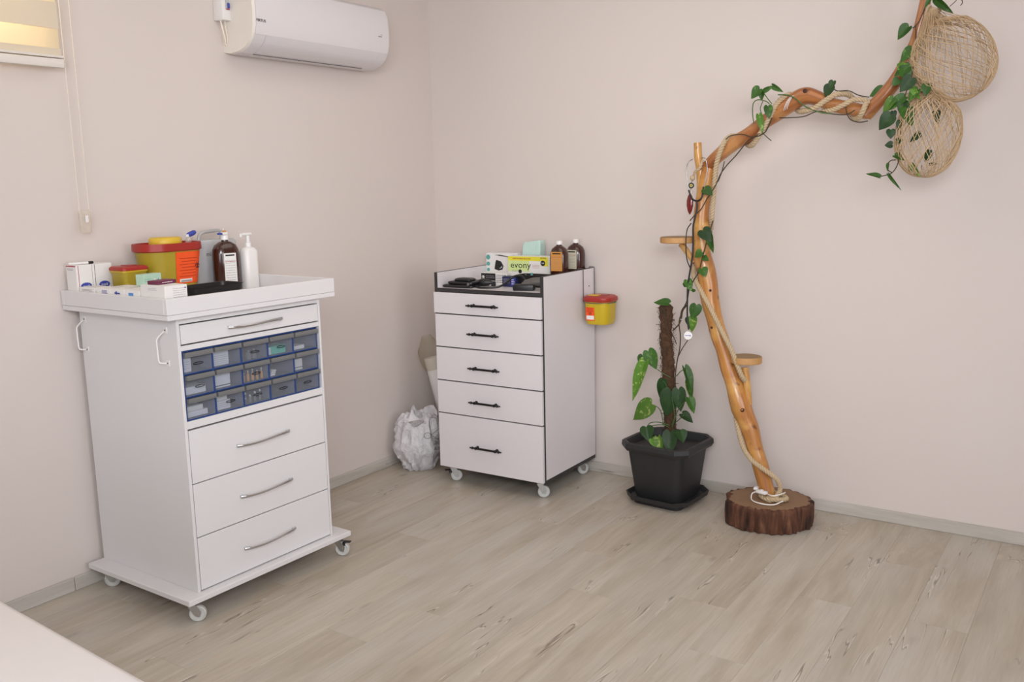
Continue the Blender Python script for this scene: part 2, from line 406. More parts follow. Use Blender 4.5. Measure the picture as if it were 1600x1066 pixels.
# left wall with a high window opening
WY0, WY1, WZ0, WZ1 = -3.75, -2.34, 2.08, 2.68
wl = MB()
wl.box(-.16, 0, YB, WY0, 0, ZC); wl.box(-.16, 0, WY1, 0, 0, ZC); wl.box(-.16, 0, WY0, WY1, 0, WZ0); wl.box(-.16, 0, WY0, WY1, WZ1, ZC)
struct(wl.build('wall_left', M['wall']))
struct(MB().box(-.16, XR+.12, 0, .14, 0, ZC).build('wall_back', M['wall']))
wr_ = MB(); wr_.box(XR, XR+.12, YB, -4.8, 0, ZC); wr_.box(XR, XR+.12, -2.4, 0, 0, ZC); wr_.box(XR, XR+.12, -4.8, -2.4, 0, .75); wr_.box(XR, XR+.12, -4.8, -2.4, 2.35, ZC)  # opening made for the added side fill
struct(wr_.build('wall_right', M['wall']))
wf = MB(); wf.box(-.16, 2.0, YB-.12, YB, 0, ZC); wf.box(4.6, XR+.12, YB-.12, YB, 0, ZC)
wf.box(2.0, 4.6, YB-.12, YB, 0, .7); wf.box(2.0, 4.6, YB-.12, YB, 2.4, ZC)
struct(wf.build('wall_front', M['wall']))
struct(MB().box(-.16, XR+.12, YB-.12, .14, ZC, ZC+.1).build('ceiling', M['ceiling']))
# the shallow wall return just beyond the right edge of the photograph
xr0 = at(1604, 500, 0).x
# high window in the left wall
wn = MB()
for a, b in ((WY0, WY0+.05), (WY1-.05, WY1), ((WY0+WY1)/2-.03, (WY0+WY1)/2+.03)): wn.box(-.12, -.06, a, b, WZ0, WZ1, bev=.004)
wn.box(-.12, -.06, WY0+.05, WY1-.05, WZ0, WZ0+.05, bev=.004); wn.box(-.12, -.06, WY0+.05, WY1-.05, WZ1-.05, WZ1, bev=.004)
wo = struct(wn.build('window_1', M['plas_w']))
MB().box(-.095, -.088, WY0+.05, WY1-.05, WZ0+.05, WZ1-.05).build('pane', M['pane'], wo)
# baseboards
HB = .0555
def board(name, x0, x1, y0, y1, mat, par):
    m = MB().box(x0, x1, y0, y1, 0.0, HB, bev=.0025); return m.build(name, mat, par)
jy = atx(117, 905, .012).y
bl = struct(board('baseboard_left', 0.0005, .012, jy+.001, -.012, M['skirt_y'], None))
board('board', 0.0005, .012, -4.2, jy-.001, M['skirt_y'], bl)
bb = struct(board('baseboard_back', .0125, 2.05, -.012, -.0005, M['skirt_x'], None))
board('board', 2.0515, 4.4, -.012, -.0005, M['skirt_x'], bb)

# ================================================================== BLIND
by1 = atx(98, 100, .055).y
zb = atx(98, 107, .055).z
bd = thing('roller_blind', 'cream banded roller blind glowing warm over the high window, upper left', 'blind', (.055, by1, zb))
BW_ = 1.55
MB().box(-.012, .012, -BW_, 0, 0, .032, bev=.004, seg=2).build('bottom_bar', M['ac_side'], bd, smooth=40)
MB().box(-.009, .013, -BW_, 0, .0345, .044, bev=.003, seg=2).build('bar_rib', M['ac_side'], bd, smooth=40)
z = .044; zi = 0; bandz = [.024, .070, .092, .075, .09, .075, .09, .075, .09]
nm = ['o', 's', 'o', 's', 'o', 's', 'o', 's', 'o']
for i, h in enumerate(bandz):
    if zb+z+h > 2.70: break
    m = MB(); nn = 10
    xx = .0 if nm[i] == 's' else .006
    m.box(xx-.0006, xx+.0006, -BW_+.01, -.006, z, z+h)
    m.build('fabric_band', M['blind_'+nm[i]], bd, label='sheer glowing band' if nm[i] == 's' else 'opaque cream band'); z += h
MB().box(-.05, .04, -BW_-.01, .02, 2.70-zb, 2.78-zb, bev=.012, seg=2).build('headrail', M['plas_w'], bd, smooth=40)
# pull chain, hanging from the headrail
c0 = atx(124, 330, .055); c1 = atx(139, 330, .055); zt = 2.74; lowz = atx(132, 360, .055).z
chain = thing('blind_pull_chain', 'thin beaded blind chain hanging down the wall to a clear clip', 'chain', (.055, (c0.y+c1.y)/2, lowz))
hy = (c1.y-c0.y)/2
m = MB(); pts = []
n = 150
for i in range(n):
    t = i/(n-1)
    if t < .47: zz = (zt-lowz)*(1-t/.47)+.035*(t/.47); yy = -hy
    elif t > .53: u = (t-.53)/.47; zz = .035+(zt-lowz-.035)*u; yy = hy
    else: u = (t-.47)/.06; yy = -hy*math.cos(PI*u); zz = .035-.03*math.sin(PI*u)
    pts.append((0, yy, zz))
m.tube(pts, .0011, 6)
m.build('cord', M['cream_chain'], chain, smooth=60)
m = MB()
for i in range(170):
    t = i/169; zz = .04+(zt-lowz-.05)*t
    for s in (-1, 1): m.box(-.0021, .0021, s*hy-.0021, s*hy+.0021, zz-.002, zz+.002, bev=.001)
stuff(m.build('beads', M['cream_chain'], chain))
m = MB(); m.box(-.008, .008, -hy-.003, hy+.003, -.012, .075, bev=.0075, seg=3); m.build('clear_clip', M['clip'], chain, smooth=60, label='clear plastic chain tensioner')
MB().box(.0125, .0145, -.006, .006, .03, .056, bev=.0015).build('inner_wheel', M['plas_w'], chain)

# ================================================================== AIR CONDITIONER
AY0, AY1 = -1.447, -.570
prof = [(0, 2.138), (.05, 2.131), (.10, 2.136), (.14, 2.150), (.172, 2.176), (.19, 2.206), (.200, 2.24), (.203, 2.30), (.198, 2.37), (.185, 2.405), (.16, 2.425), (.10, 2.43), (0, 2.43)]
ac = thing('air_conditioner', 'white wall-mounted split air conditioner high on the left wall', 'air conditioner', (0.0, (AY0+AY1)/2, 2.13))
L2 = (AY1-AY0)/2
def acring(y, k=0.0):
    return [(max(0.0, px_ - (k if px_ > 0 else 0)), y, pz-2.13+(k if pz < 2.2 else (-k if pz > 2.38 else 0))) for px_, pz in prof]
m = MB(); m.loft([acring(-L2+.012), acring(L2-.012)]); m.build('housing', M['ac'], ac, smooth=35)
m = MB(); m.loft([acring(-L2, .004), acring(-L2+.0118, .0)]); m.build('end_cap', M['ac_side'], ac, smooth=35)
m = MB(); m.loft([acring(L2-.0118, .0), acring(L2-.004, .002), acring(L2, .008)]); m.build('end_cap', M['ac'], ac, smooth=35)
# front panel (upper) and louvre (lower), proud of the housing
def acstrip(i0, i1, y0, y1, off, name, mat):
    P = prof[i0:i1+1]; o_ = []; c_ = Vector((.08, 0, .16))
    for y in (y0, y1):
        out_ = []; in_ = []
        for px_, pz in P:
            v = Vector((px_, 0, pz-2.13)); d = (v-Vector((.06, 0, .15))).normalized()
            out_.append((v.x+d.x*off, y, v.z+d.z*off)); in_.append((v.x+d.x*.0005, y, v.z+d.z*.0005))
        o_.append(out_+in_[::-1])
    return MB().loft(o_).build(name, mat, ac, smooth=35)
acstrip(5, 9, -L2+.014, L2-.014, .004, 'front_panel', M['ac'])
acstrip(2, 5, -L2+.075, L2-.075, .003, 'louvre', M['ac'])
acstrip(2, 5, -L2+.014, -L2+.0735, .0022, 'lower_trim', M['ac']); acstrip(2, 5, L2-.0735, L2-.014, .0022, 'lower_trim', M['ac'])
MB().box(.190, .1925, -L2+.014, L2-.014, .0745, .0775).build('panel_gap_shade', M['veil'], ac)  # grey strips here and below paint the shade in the seams
MB().box(.098, .1045, -L2+.075, L2-.11, .0010, .0030).build('louvre_gap_shade', M['veil'], ac)
p = atx(408, 32, .209); text('VIRTUS', .017, M['ink'], ac, frameM((.2085, p.y-(AY0+AY1)/2, p.z-2.13), (0, 1, 0)))
p = atx(605, 59, .209); text('inverter', .008, M['ink'], ac, frameM((.2075, p.y-.05-(AY0+AY1)/2, p.z-2.13), (0, 1, 0)))
text('—', .016, M['ink'], ac, frameM((.2075, p.y-.04-(AY0+AY1)/2, p.z+.009-2.13), (0, 1, 0)))
# breaker box left of it
q0 = atx(334, 33, 0.0); q1 = atx(362, 31, .06)
sw = thing('breaker_box', 'small white breaker box with a blue switch behind its window, beside the air conditioner', 'breaker box', (0, q0.y+.030, q0.z))
bxw = .046
MB().box(.0005, .060, -.030, bxw-.030, 0, .19, bev=.004, seg=2).build('case', M['plas_w'], sw, smooth=40)
MB().box(.0602, .0612, -.012, .010, .042, .14).build('window_plate', M['grey'], sw)
MB().box(.0612, .067, -.004, .008, .05, .072, bev=.002).build('switch', M['ink_blue'], sw, label='blue breaker switch')
MB().box(.0612, .064, -.010, -.006, .095, .12, bev=.001).build('switch', M['label_o'], sw, label='orange breaker switch')
MB().box(.0612, .0616, -.009, .009, .044, .049).build('print', M['ink_red'], sw)
# cables from the box to the unit
e = atx(355, 71, .02); e = Vector((e.x, e.y-sw.location.y, e.z-sw.location.z))
m = MB(); m.tube(crom([(.03, -.018, .0), (.035, -.016, -.03), (.03, .0, -.08), e+Vector((0, -.012, .006)), e], 8), .0038, 8)
m.tube(crom([(.03, .004, .0), (.032, .006, -.035), (.03, .012, -.07), e], 8), .0025, 8); m.build('cable', M['cream_chain'], sw, smooth=60)

# ================================================================== LEFT WHITE DRAWER TROLLEY  (front faces +a)
AO = (.0363, -2.2575); AYAW = -.0219; AW, AD = .671, .605
ta = thing('drawer_trolley', 'tall white trolley with chrome bow handles and a wide tray top, against the left wall', 'trolley', (AO[0], AO[1], 0), AYAW)
ZT = 1.1105; TZ = 1.1855; ZB = .1022; Z0 = .0813; TF = ZT+.018
TAX0, TAX1, TBY0, TBY1 = -.032, .629, -.047, .735
W_ = M['white']
MB().box(-.003, AD+.037, -.066, AW+.072, Z0, ZB, bev=.002).build('base_board', W_, ta)
MB().box(0, AD, 0, .0125, ZB, ZT, bev=.001).build('side_panel', W_, ta)
MB().box(0, AD, AW-.0095, AW, ZB, ZT, bev=.001).build('side_panel', W_, ta)
MB().box(0, .008, .0125, AW-.0095, ZB, ZT).build('back_panel', W_, ta)
MB().box(.008, AD-.001, .0127, AW-.0097, 1.091, ZT).build('top_rail', W_, ta)
MB().box(.008, AD-.001, .0127, AW-.0097, .995, 1.013, bev=.001).build('shelf', W_, ta)
MB().box(.008, AD-.001, .0127, AW-.0097, .7125, .7405, bev=.001).build('shelf', W_, ta)
MB().box(TAX0, TAX1, TBY0, TBY1, ZT, TF, bev=.0015).build('tray_floor', W_, ta)
rt = .018
MB().box(TAX1-rt, TAX1, TBY0, TBY1, TF+.0008, TZ, bev=.0015).build('tray_rim', W_, ta)
MB().box(TAX0, TAX0+rt, TBY0, TBY1, TF+.0008, TZ, bev=.0015).build('tray_rim', W_, ta)
MB().box(TAX0+rt+.0005, TAX1-rt-.0005, TBY0, TBY0+rt, TF+.0008, TZ, bev=.0015).build('tray_rim', W_, ta)
MB().box(TAX0+rt+.0005, TAX1-rt-.0005, TBY1-rt, TBY1, TF+.0008, TZ, bev=.0015).build('tray_rim', W_, ta)
def bow(par, z, b0=.213, b1=.468, a0=AD):
    rings_ = []; N = 22
    for i in range(N+1):
        t = i/N; b = b0+(b1-b0)*t
        pr = .006+.024*math.sin(PI*t)**.7; zz = z+.0022*math.sin(2*PI*t+PI)-.0010
        h = .0065-.0025*math.sin(PI*t); d = .0035
        rings_.append([(a0+pr+d*math.cos(q), b, zz+h*math.sin(q)) for q in [2*PI*k/10 for k in range(10)]])
    m = MB(); m.loft(rings_)
    for b in (b0+.012, b1-.012): m.lathe([(.0045, 0), (.0045, .014)], 10, M=Matrix.Translation((a0, b, z-.001)) @ Matrix.Rotation(PI/2, 4, 'Y'))
    return m.build('handle', M['chrome'], par, smooth=50, label='chrome bow handle')
for (z0, z1, hz) in ((1.0185, 1.086, 1.054), (.5105, .706, .605), (.3085, .5065, .406), (.1065, .3045, .199)):
    top = z0 > 1
    m = MB().box(AD-.018, AD, .0155, AW-.0118, z0, z1, bev=.0012); m.box(.03, AD-.0185, .03, AW-.03, z0+.006, z0+.012)
    m.box(.03, AD-.0185, .03, .042, z0+.012, z1-.02); m.box(.03, AD-.0185, AW-.042, AW-.03, z0+.012, z1-.02)
    d = m.build('drawer', W_, ta)
    bow(d, hz)
def caster(par, x, y, h, ang, brake):
    c = MB(); M_ = Matrix.Translation((x, y, 0)) @ Matrix.Rotation(ang, 4, 'Z'); R_ = .0305; ox = .020
    c.box(-.022, .022, -.018, .018, h-.003, h-.0003, M=M_); c.lathe([(.015, h-.014), (.015, h-.003)], 16, M=M_)
    for s in (-1, 1): c.prism([(-.014, h-.014), (.016, h-.014), (.034, .040), (ox+.008, .020), (ox-.008, .024)], s*.0135-.001, s*.0135+.001, M=M_ @ Matrix.Rotation(PI/2, 4, 'X'))
    c.box(-.014, .016, -.0135, .0135, h-.016, h-.0135, M=M_)
    o = c.build('caster', M['steel'], par, smooth=30, label='swivel caster with zinc fork')
    Mw = M_ @ Matrix.Translation((ox, 0, R_+.0004)) @ Matrix.Rotation(PI/2, 4, 'X')
    wv = MB(); wv.lathe([(.006, -.0105), (.012, -.0105), (.013, -.008), (R_-.007, -.008), (R_-.005, -.0105), (R_-.003, -.0105), (R_, -.007), (R_, .007), (R_-.003, .0105), (R_-.005, .0105), (R_-.007, .008), (.013, .008), (.012, .0105), (.006, .0105)], 28, M=Mw)
    wv.build('wheel', M['wheel'], o, smooth=40, label='translucent white wheel')
    hb = MB(); hb.lathe([(.006, -.0160), (.006, .0160)], 12, M=Mw); hb.build('hub', M['steel'], o, smooth=40)
    if brake:
        M2 = M_ if brake > 0 else M_ @ Matrix.Rotation(PI, 4, 'Z'); o_ = .0 if brake > 0 else -.016
        b = MB(); b.box(.026+o_, .058+o_, -.010, .010, .060, .064, bev=.0015, M=M2); b.box(.022+o_, .036+o_, -.0115, .0115, .046, .062, bev=.002, M=M2); b.build('brake_lever', M['black'], o)
for (x, y, an, br) in ((AD-.01, -.025, .75, 0), (AD+.0, AW+.028, .45, 1), (.05, -.022, .8, 0), (.05, AW+.03, .4, 0)): caster(ta, x, y, Z0, an, br)
# folding wire brackets on the side (two)
for (a_, dz, ln) in ((.036, 0, .05), (.543, -.006, .048)):
    m = MB(); z1 = 1.074+dz; z0 = .956+dz
    m.tube(crom([(a_, -.001, z1), (a_-.010, -.006, z1-.008), (a_-.024, -.018, z1-.026), (a_-.027, -.022, z1-.036)], 5)+crom([(a_-.025, -.022, z0+.010), (a_-.020, -.018, z0+.001), (a_, -.001, z0-.0)], 5), .0030, 8)
    m.box(a_-.010, a_+.010, -.0035, 0.0, z1-.012, z1+.012, bev=.001); m.box(a_-.010, a_+.010, -.0035, 0.0, z0-.012, z0+.012, bev=.001)
    o = m.build('side_bracket', M['plas_w'], ta, smooth=40, label='white bent wire bracket')
    for zz in (z1, z0):
        MB().lathe([(.003, 0), (.003, .002)], 8, M=Matrix.Translation((a_, -.0035, zz)) @ Matrix.Rotation(PI/2, 4, 'X')).build('screw', M['dgrey'], o)
# organiser with 15 clear bins
OG = (.02, .6005, .0165, .650, .7415, .9935)
def wA(a, b, z=0):
    c, s = math.cos(AYAW), math.sin(AYAW); return (AO[0]+a*c-b*s, AO[1]+a*s+b*c, z)
og = thing('parts_organizer', 'blue fifteen-bin parts organizer with clear drawers, in the white trolley', 'organizer', wA(0, 0, .7406), AYAW)
zo = .7406
cw = (OG[3]-OG[2])/5; rh = (OG[5]-OG[4]-.004)/3
m = MB(); x0, x1 = .30, OG[1]
m.box(x0, x0+.003, OG[2], OG[3], 0.0005, OG[5]-zo)
for i in range(6):
    b = OG[2]+cw*i; b0_, b1_ = (b, b+.004) if i == 0 else ((b-.004, b) if i == 5 else (b-.003, b+.003)); m.box(x0+.003, x1, b0_, b1_, 0.0005, OG[5]-zo, bev=.0008)
for i in range(4):
    zz = .0005+rh*i; m.box(x0+.003, x1-.0005, OG[2]+.004, OG[3]-.004, zz, zz+.0045)
m.build('frame', M['blue'], og)
BIN = {}
for r in range(3):
    for c in range(5):
        b0 = OG[2]+cw*c+.0045; b1 = OG[2]+cw*(c+1)-.0045; z0 = .0055+rh*r; z1 = z0+rh-.0055
        m = MB(); m.box(x1-.004, x1-.001, b0, b1, z0, z1-.002); m.box(.40, x1-.004, b0, b1, z0, z0+.0015); m.box(.40, x1-.004, b0, b0+.0015, z0, z1-.012); m.box(.40, x1-.004, b1-.0015, b1, z0, z1-.012); m.box(.40, .402, b0, b1, z0, z1-.012)
        d = m.build('bin', M['bin'], og, label='clear plastic bin')
        m = MB(); m.box(x1-.001, x1+.014, b0-.001, b1+.001, z1-.018, z1-.014, bev=.001); m.box(x1+.010, x1+.0125, b0, b1, z1-.014, z1-.001, bev=.001); m.box(x1-.001, x1+.012, b0, b0+.0025, z1-.014, z1-.002); m.box(x1-.001, x1+.012, b1-.0025, b1, z1-.014, z1-.002)
        m.build('lip', M['lip'], d, label='grey translucent grip lip')
        m = MB(); cbm = (b0+b1)/2; zz = z0+(z1-z0)*.40
        if (r, c) in ((2, 0), (1, 0), (2, 3), (1, 2), (0, 2), (0, 3), (0, 4), (0, 1), (2, 2)):
            rr = [(cbm+.020*math.cos(q), zz+.0038*math.sin(q)) for q in [2*PI*k/20 for k in range(21)]]
            m.tube([(x1+.0012, yy_, z_) for yy_, z_ in rr], .0014, 5)
            m.build('finger_slot', M['black'], d, label='black oval finger slot')
        BIN[(r, c)] = (b0, b1, z0+.0015+zo, z1+zo)
# contents of the clear bins ------------------------------------------------
def inbin(rc, fy0, fy1, h, mat, label, cat='box', name='small_carton', deep=.05, z=0, lift=0, rz=0, off=.012):
    b0, b1, z0, z1 = BIN[rc]; wd = b1-b0-.006; cy = b0+.003+wd*(fy0+fy1)/2; L = wd*(fy1-fy0)
    t = thing(name, label, cat, wA(.594-off-deep/2, cy, z0+.0002+lift), AYAW+rz)
    MB().box(-deep/2, deep/2, -L/2, L/2, 0, h, bev=.0012).build('carton', mat, t)
    return t, L
t, L = inbin((2, 0), .0, .36, .050, M['card'], 'white folded leaflet box in the top left clear bin', deep=.06)
lines_label(t, (.0303, 0, .025), (0, 1, 0), L*.8, .03, 4, M['ink_grey'], .0010)
t, L = inbin((2, 1), .05, .68, .056, M['card'], 'white printed carton in the top row, second bin from the left', deep=.07)
lines_label(t, (.0353, 0, .022), (0, 1, 0), L*.8, .035, 5, M['ink_grey'], .0010)
t, L = inbin((2, 3), .08, .86, .031, M['turq'], 'turquoise carton in the top row, fourth bin from the left', deep=.06)
MB().box(.0301, .0306, -L/2, -L/2+.012, .001, .029).build('white_end', M['card'], t)
t, L = inbin((1, 0), .02, .84, .027, M['card'], 'long white carton in the middle left clear bin', deep=.06)
t, L = inbin((1, 1), .06, .68, .050, M['card'], 'white carton with a dark red lid edge, middle row second bin', deep=.07)
MB().box(-.034, .034, -L/2+.002, L/2-.002, .0502, .0550, bev=.001).build('lid_flap', M['ink_red'], t)
MB().box(.0352, .0357, -L/2+.001, L/2-.001, .006, .010).build('dark_line', M['dgrey'], t)
t, L = inbin((1, 4), .06, .46, .044, M['card2'], 'cream carton in the middle row, rightmost bin', deep=.06)
MB().box(.0302, .0307, -L/2+.001, L/2-.001, .009, .012).build('dark_line', M['dgrey'], t)
t, L = inbin((0, 0), .02, .85, .020, M['card'], 'flat white carton lying lower in the bottom left bin', deep=.06)
t, L = inbin((0, 0), .02, .68, .018, M['card2'], 'cream carton stacked on top in the bottom left bin', deep=.055, lift=.0212)
t, L = inbin((0, 1), .08, .62, .033, M['card'], 'white carton lying lower in the bottom row second bin', deep=.06)
lines_label(t, (.0303, 0, .017), (0, 1, 0), L*.8, .02, 3, M['ink_grey'], .0010)
t, L = inbin((0, 1), .08, .50, .022, M['card2'], 'cream carton stacked on top in the bottom row second bin', deep=.06, lift=.0342)
t, L = inbin((2, 4), .10, .60, .015, M['card2'], 'low pale packet in the top row, rightmost bin', deep=.05)
def vial(loc, r, h, body, cap, label, name='glass_vial', cat='vial', rx=0, rz=0, group=None):
    t = thing(name, label, cat, loc, rz, group); t.rotation_euler = (rx, 0, rz)
    MB().lathe([(r*.9, 0), (r, .002), (r, h*.62), (r*.5, h*.74), (r*.5, h*.8)], 14).build('body', body, t, smooth=40)
    MB().lathe([(r*.62, h*.8), (r*.66, h*.82), (r*.66, h)], 14).build('cap', cap, t, smooth=40); return t
for i, (rc, f) in enumerate((((2, 2), .42), ((2, 2), .64))):
    b0, b1, z0, z1 = BIN[rc]
    vial(wA(.574, b0+(b1-b0)*f, z0+.0003), .011, .036, M['lip'], M['steel'], ('left' if i == 0 else 'right')+' of two clear glass vials in the middle bin of the top row')
b0, b1, z0, z1 = BIN[(1, 2)]
for i in range(9):
    vial(wA(.58-.012*(i % 2), b0+.014+.0108*i, z0+.0003), .0048, .022+.010*((i*7) % 3), M['label_o'], M['grey'], 'tiny amber ampoule standing in the middle bin of the organizer', 'ampoule', 'ampoule', group='amber ampoules in the middle bin')
tt = tag(MB().box(-.008, .008, -.011, .011, 0, .028, bev=.001).build('paper_slip', M['paper'], None), 'small white paper slip standing in the middle bin of the organizer', 'paper')
tt.location = wA(.574-.03, b0+.016, z0+.0003+.001); tt.scale = (.3, 1, 1.6)
b0, b1, z0, z1 = BIN[(0, 2)]
for i in range(8):
    vial(wA(.578-.013*(i % 2), b0+.016+.0118*i, z0+.0003), .0052, .020+.009*((i*5) % 3), M['lip'], M['paper'], 'tiny clear ampoule with a pale cap in the bottom middle bin', 'ampoule', 'ampoule', group='clear ampoules in the bottom middle bin')
b0, b1, z0, z1 = BIN[(1, 3)]
for i in range(3):
    o = tag(MB().box(-.02, .02, -.014, .014, 0, .007, bev=.0015).build('blister_pack', M['card2'], None), 'thin pale blister pack stacked at the left of the middle row fourth bin', 'packet', 'blister packs in the fourth bin'); o.location = wA(.567, b0+.022+.003*i, z0+.0004+.0078*i); o.rotation_euler.z = .08*i
b0, b1, z0, z1 = BIN[(0, 0)]
# ---------------------------------------------------------------- things on the left tray
Zt = TF+.0004
def onA(name, label, cat, a, b, z=Zt, rz=0, group=None): return thing(name, label, cat, wA(a, b, z), AYAW+rz, group)
def carton(a, b, dx, dy, h, label, z=Zt, rz=0, mat=None, name='flat_carton'):
    t = onA(name, label, 'box', a, b, z, rz); MB().box(-dx/2, dx/2, -dy/2, dy/2, 0, h, bev=.0012).build('carton', mat or M['card'], t)
    return t
XD = (1, 0, 0); YD = (0, 1, 0); 
# two upright boxes
for i, (b, lab) in enumerate(((-.098+.105, 'left upright white carton with blue oval, carrying the marker pen'), (-.098+.195, 'right upright white carton with blue oval, beside the small yellow tub'))):
    hh = .152
    hw = (.0320, .040)[i]; t = onA('upright_carton', lab, 'box', .022, (.0038, .0775)[i], Zt, 0)
    MB().box(-.034, .034, -hw, hw, 0, hh, bev=.0012).build('carton', M['card'], t)
    MB().box(.0342, .0347, -hw+.008, -hw+.0098, .040, hh-.002).build('red_stripe', M['ink_red' if i == 0 else 'dgrey'], t)
    m = MB(); m.loft([[(.0343+e_, .004+.022*math.cos(q)*k_, .072+.013*math.sin(q)*k_) for q in [2*PI*j/24 for j in range(24)]] for e_, k_ in ((0, 1), (.0004, 1))]); m.build('blue_oval', M['ink_blue'], t)
    text('medi', .014, M['card'], t, frameM((.0350, .004, .0715), YD))
    MB().box(-.032, .032, -hw-.0006, -hw-.0002, hh-.006, hh-.002).build('red_edge', M['ink_red'], t)
    lines_label(t, (-.005, -hw-.0003, hh-.016), XD, .04, .008, 2, M['ink_grey'], .0012)
pen = onA('marker_pen', 'thin white marker pen with a black cap lying on the upright carton', 'pen', .030, .006, Zt+.152+.0054, PI/2-.1)
m = MB(); m.lathe([(.001, 0), (.0048, .004), (.0048, .075)], 12, M=Matrix.Translation((-.045, 0, 0)) @ Matrix.Rotation(PI/2, 4, 'Y')); m.build('barrel', M['card'], pen, smooth=40)
m = MB(); m.lathe([(.0052, 0), (.0052, .018), (.004, .020)], 12, M=Matrix.Translation((.030, 0, 0)) @ Matrix.Rotation(PI/2, 4, 'Y')); m.build('cap', M['black'], pen, smooth=40, label='black pen cap')
# four flat cartons along the near rim
cols_ = [M['ink_grey'], M['ink_blue'], M['ink_blue'], M['ink_lb']]
pos = [(.118, 'grey'), (.222, 'purple'), (.313, 'blue cross'), (.404, 'light blue square')]
nm_ = ['flat white carton with faint grey print, leftmost of the row at the tray rim', 'flat white carton with purple print lines, second in the row at the tray rim',
       'flat white carton with a blue cross mark, third in the row at the tray rim', 'flat white carton with a light blue square, fourth in the row at the tray rim']
for i, (a, _) in enumerate(pos):
    wd = (.100, .090, .088, .088)[i]
    dyy = (.070, .130, .130, .130)[i]
    t = carton(a, -.0275+dyy/2, wd, dyy, .072+.001*i, nm_[i], rz=-.0)
    y = -dyy/2-.0003
    if i == 0: lines_label(t, (.0, y, .060), XD, .07, .014, 3, cols_[i], .0014)
    if i == 1: lines_label(t, (.01, y, .060), XD, .035, .018, 4, cols_[i], .002)
    if i == 2:
        MB().box(-.010, -.003, y-.0004, y, .046, .068).build('blue_mark', cols_[i], t); MB().box(-.018, .016, y-.0004, y, .058, .063).build('blue_mark', cols_[i], t)
    if i == 3:
        MB().box(-.022, .006, y-.0004, y, .052, .066).build('blue_mark', cols_[i], t); MB().box(-.022, -.012, y-.0004, y, .042, .048).build('blue_mark', cols_[i], t)
    lines_label(t, (0, .0, .0722+.001*i), XD, wd*.6, .05, 3, M['ink_grey'], .001, up=YD)
# big carton, right of them, printed end facing front
t = carton(.526, .018, .140, .090, .098, 'larger white carton with fine printed lines, at the right end of the carton row')
lines_label(t, (.0703, .012, .068), YD, .05, .045, 6, M['ink_grey'], .0011)
lines_label(t, (.0, -.0453, .085), XD, .05, .010, 2, M['ink_grey'], .001)
MB().box(.0703, .0707, .034, .040, .085, .089).build('blue_mark', M['ink_blue'], t)
# upper cartons lying across
t = carton(.500, .030, .055, .080, .013, 'maroon topped flat carton lying across the white cartons', z=Zt+.0983, rz=.15, mat=M['purple'])
lines_label(t, (.0278, 0, .0065), YD, .05, .006, 1, M['card'], .002)
t = carton(.290, .118, .040, .084, .042, 'pale green carton with a small dark figure on it, by the yellow tub', z=Zt+.0752, rz=.12, mat=M['green_card'])
m = MB(); m.prism([(.018, .008), (.028, .008), (.028, .024), (.022, .018)], 0, .0004, M=frameM((.0203, 0, 0), YD)); m.build('dark_figure', M['ink_blue'], t)
MB().box(.0202, .0206, .008, .014, .006, .024).build('white_patch', M['card'], t)
lines_label(t, (.0203, -.02, .02), YD, .03, .015, 2, M['teal'], .0015)
# rounded-rectangle ring
def rrect(lx, ly, r, n=5):
    out_ = []
    for cx, cy, a0 in ((lx-r, ly-r, 0), (-lx+r, ly-r, PI/2), (-lx+r, -ly+r, PI), (lx-r, -ly+r, 3*PI/2)):
        for k in range(n+1): a = a0+PI/2*k/n; out_.append((cx+r*math.cos(a), cy+r*math.sin(a)))
    return out_
def rrloft(levels, n=5, M_=None):
    return MB().loft([[(x, y, z) for x, y in rrect(lx, ly, r, n)] for lx, ly, r, z in levels], M=M_)
# small yellow sharps tub
t = onA('small_sharps_tub', 'small rectangular yellow tub with a red lid, between the white cartons and the bucket', 'sharps container', .132, .140, Zt, 0)
rrloft([(.044, .047, .016, 0), (.047, .052, .018, .112), (.049, .054, .018, .118)]).build('tub', M['yel'], t, smooth=40)
rrloft([(.051, .056, .018, .1185), (.051, .056, .018, .124)]).build('rim', M['yel3'], t, smooth=40)
rrloft([(.0525, .0575, .018, .1245), (.0525, .0575, .018, .134), (.048, .053, .018, .139), (.044, .049, .016, .140)]).build('lid', M['red'], t, smooth=40)
MB().box(-.02, .03, -.02, .02, .1402, .1432, bev=.001).build('flap', M['red'], t)
# big yellow sharps bucket
bt = onA('sharps_bucket', 'big oval yellow sharps bucket with a red rim and an orange hazard label', 'sharps container', .083, .350, Zt, .0)
lv = [(.066, .104, .060, 0), (.075, .117, .068, .10), (.084, .130, .076, .188)]
rrloft(lv, 9).build('bucket', M['yel'], bt, smooth=40)
m = MB(); R0 = [rrect(*q, 9) for q in ((.087, .133, .079), (.091, .139, .083), (.091, .138, .083), (.081, .127, .073), (.079, .125, .071))]
m.loft([[(x, y, z) for x, y in r] for r, z in zip(R0, (.182, .186, .214, .214, .196))], cap=False); m.build('rim', M['red'], bt, smooth=35)
rrloft([(.080, .126, .072, .196), (.080, .126, .072, .199)], 9).build('lid', M['red'], bt, smooth=40)
m = MB(); m.lathe([(.062, .0), (.066, .004), (.066, .032), (.060, .037), (.0, .038)], 28, sx=.9, sy=1.0, M=Matrix.Translation((.006, -.010, .1995))); m.build('cap_disc', M['yel2'], bt, smooth=50, label='round yellow cap')
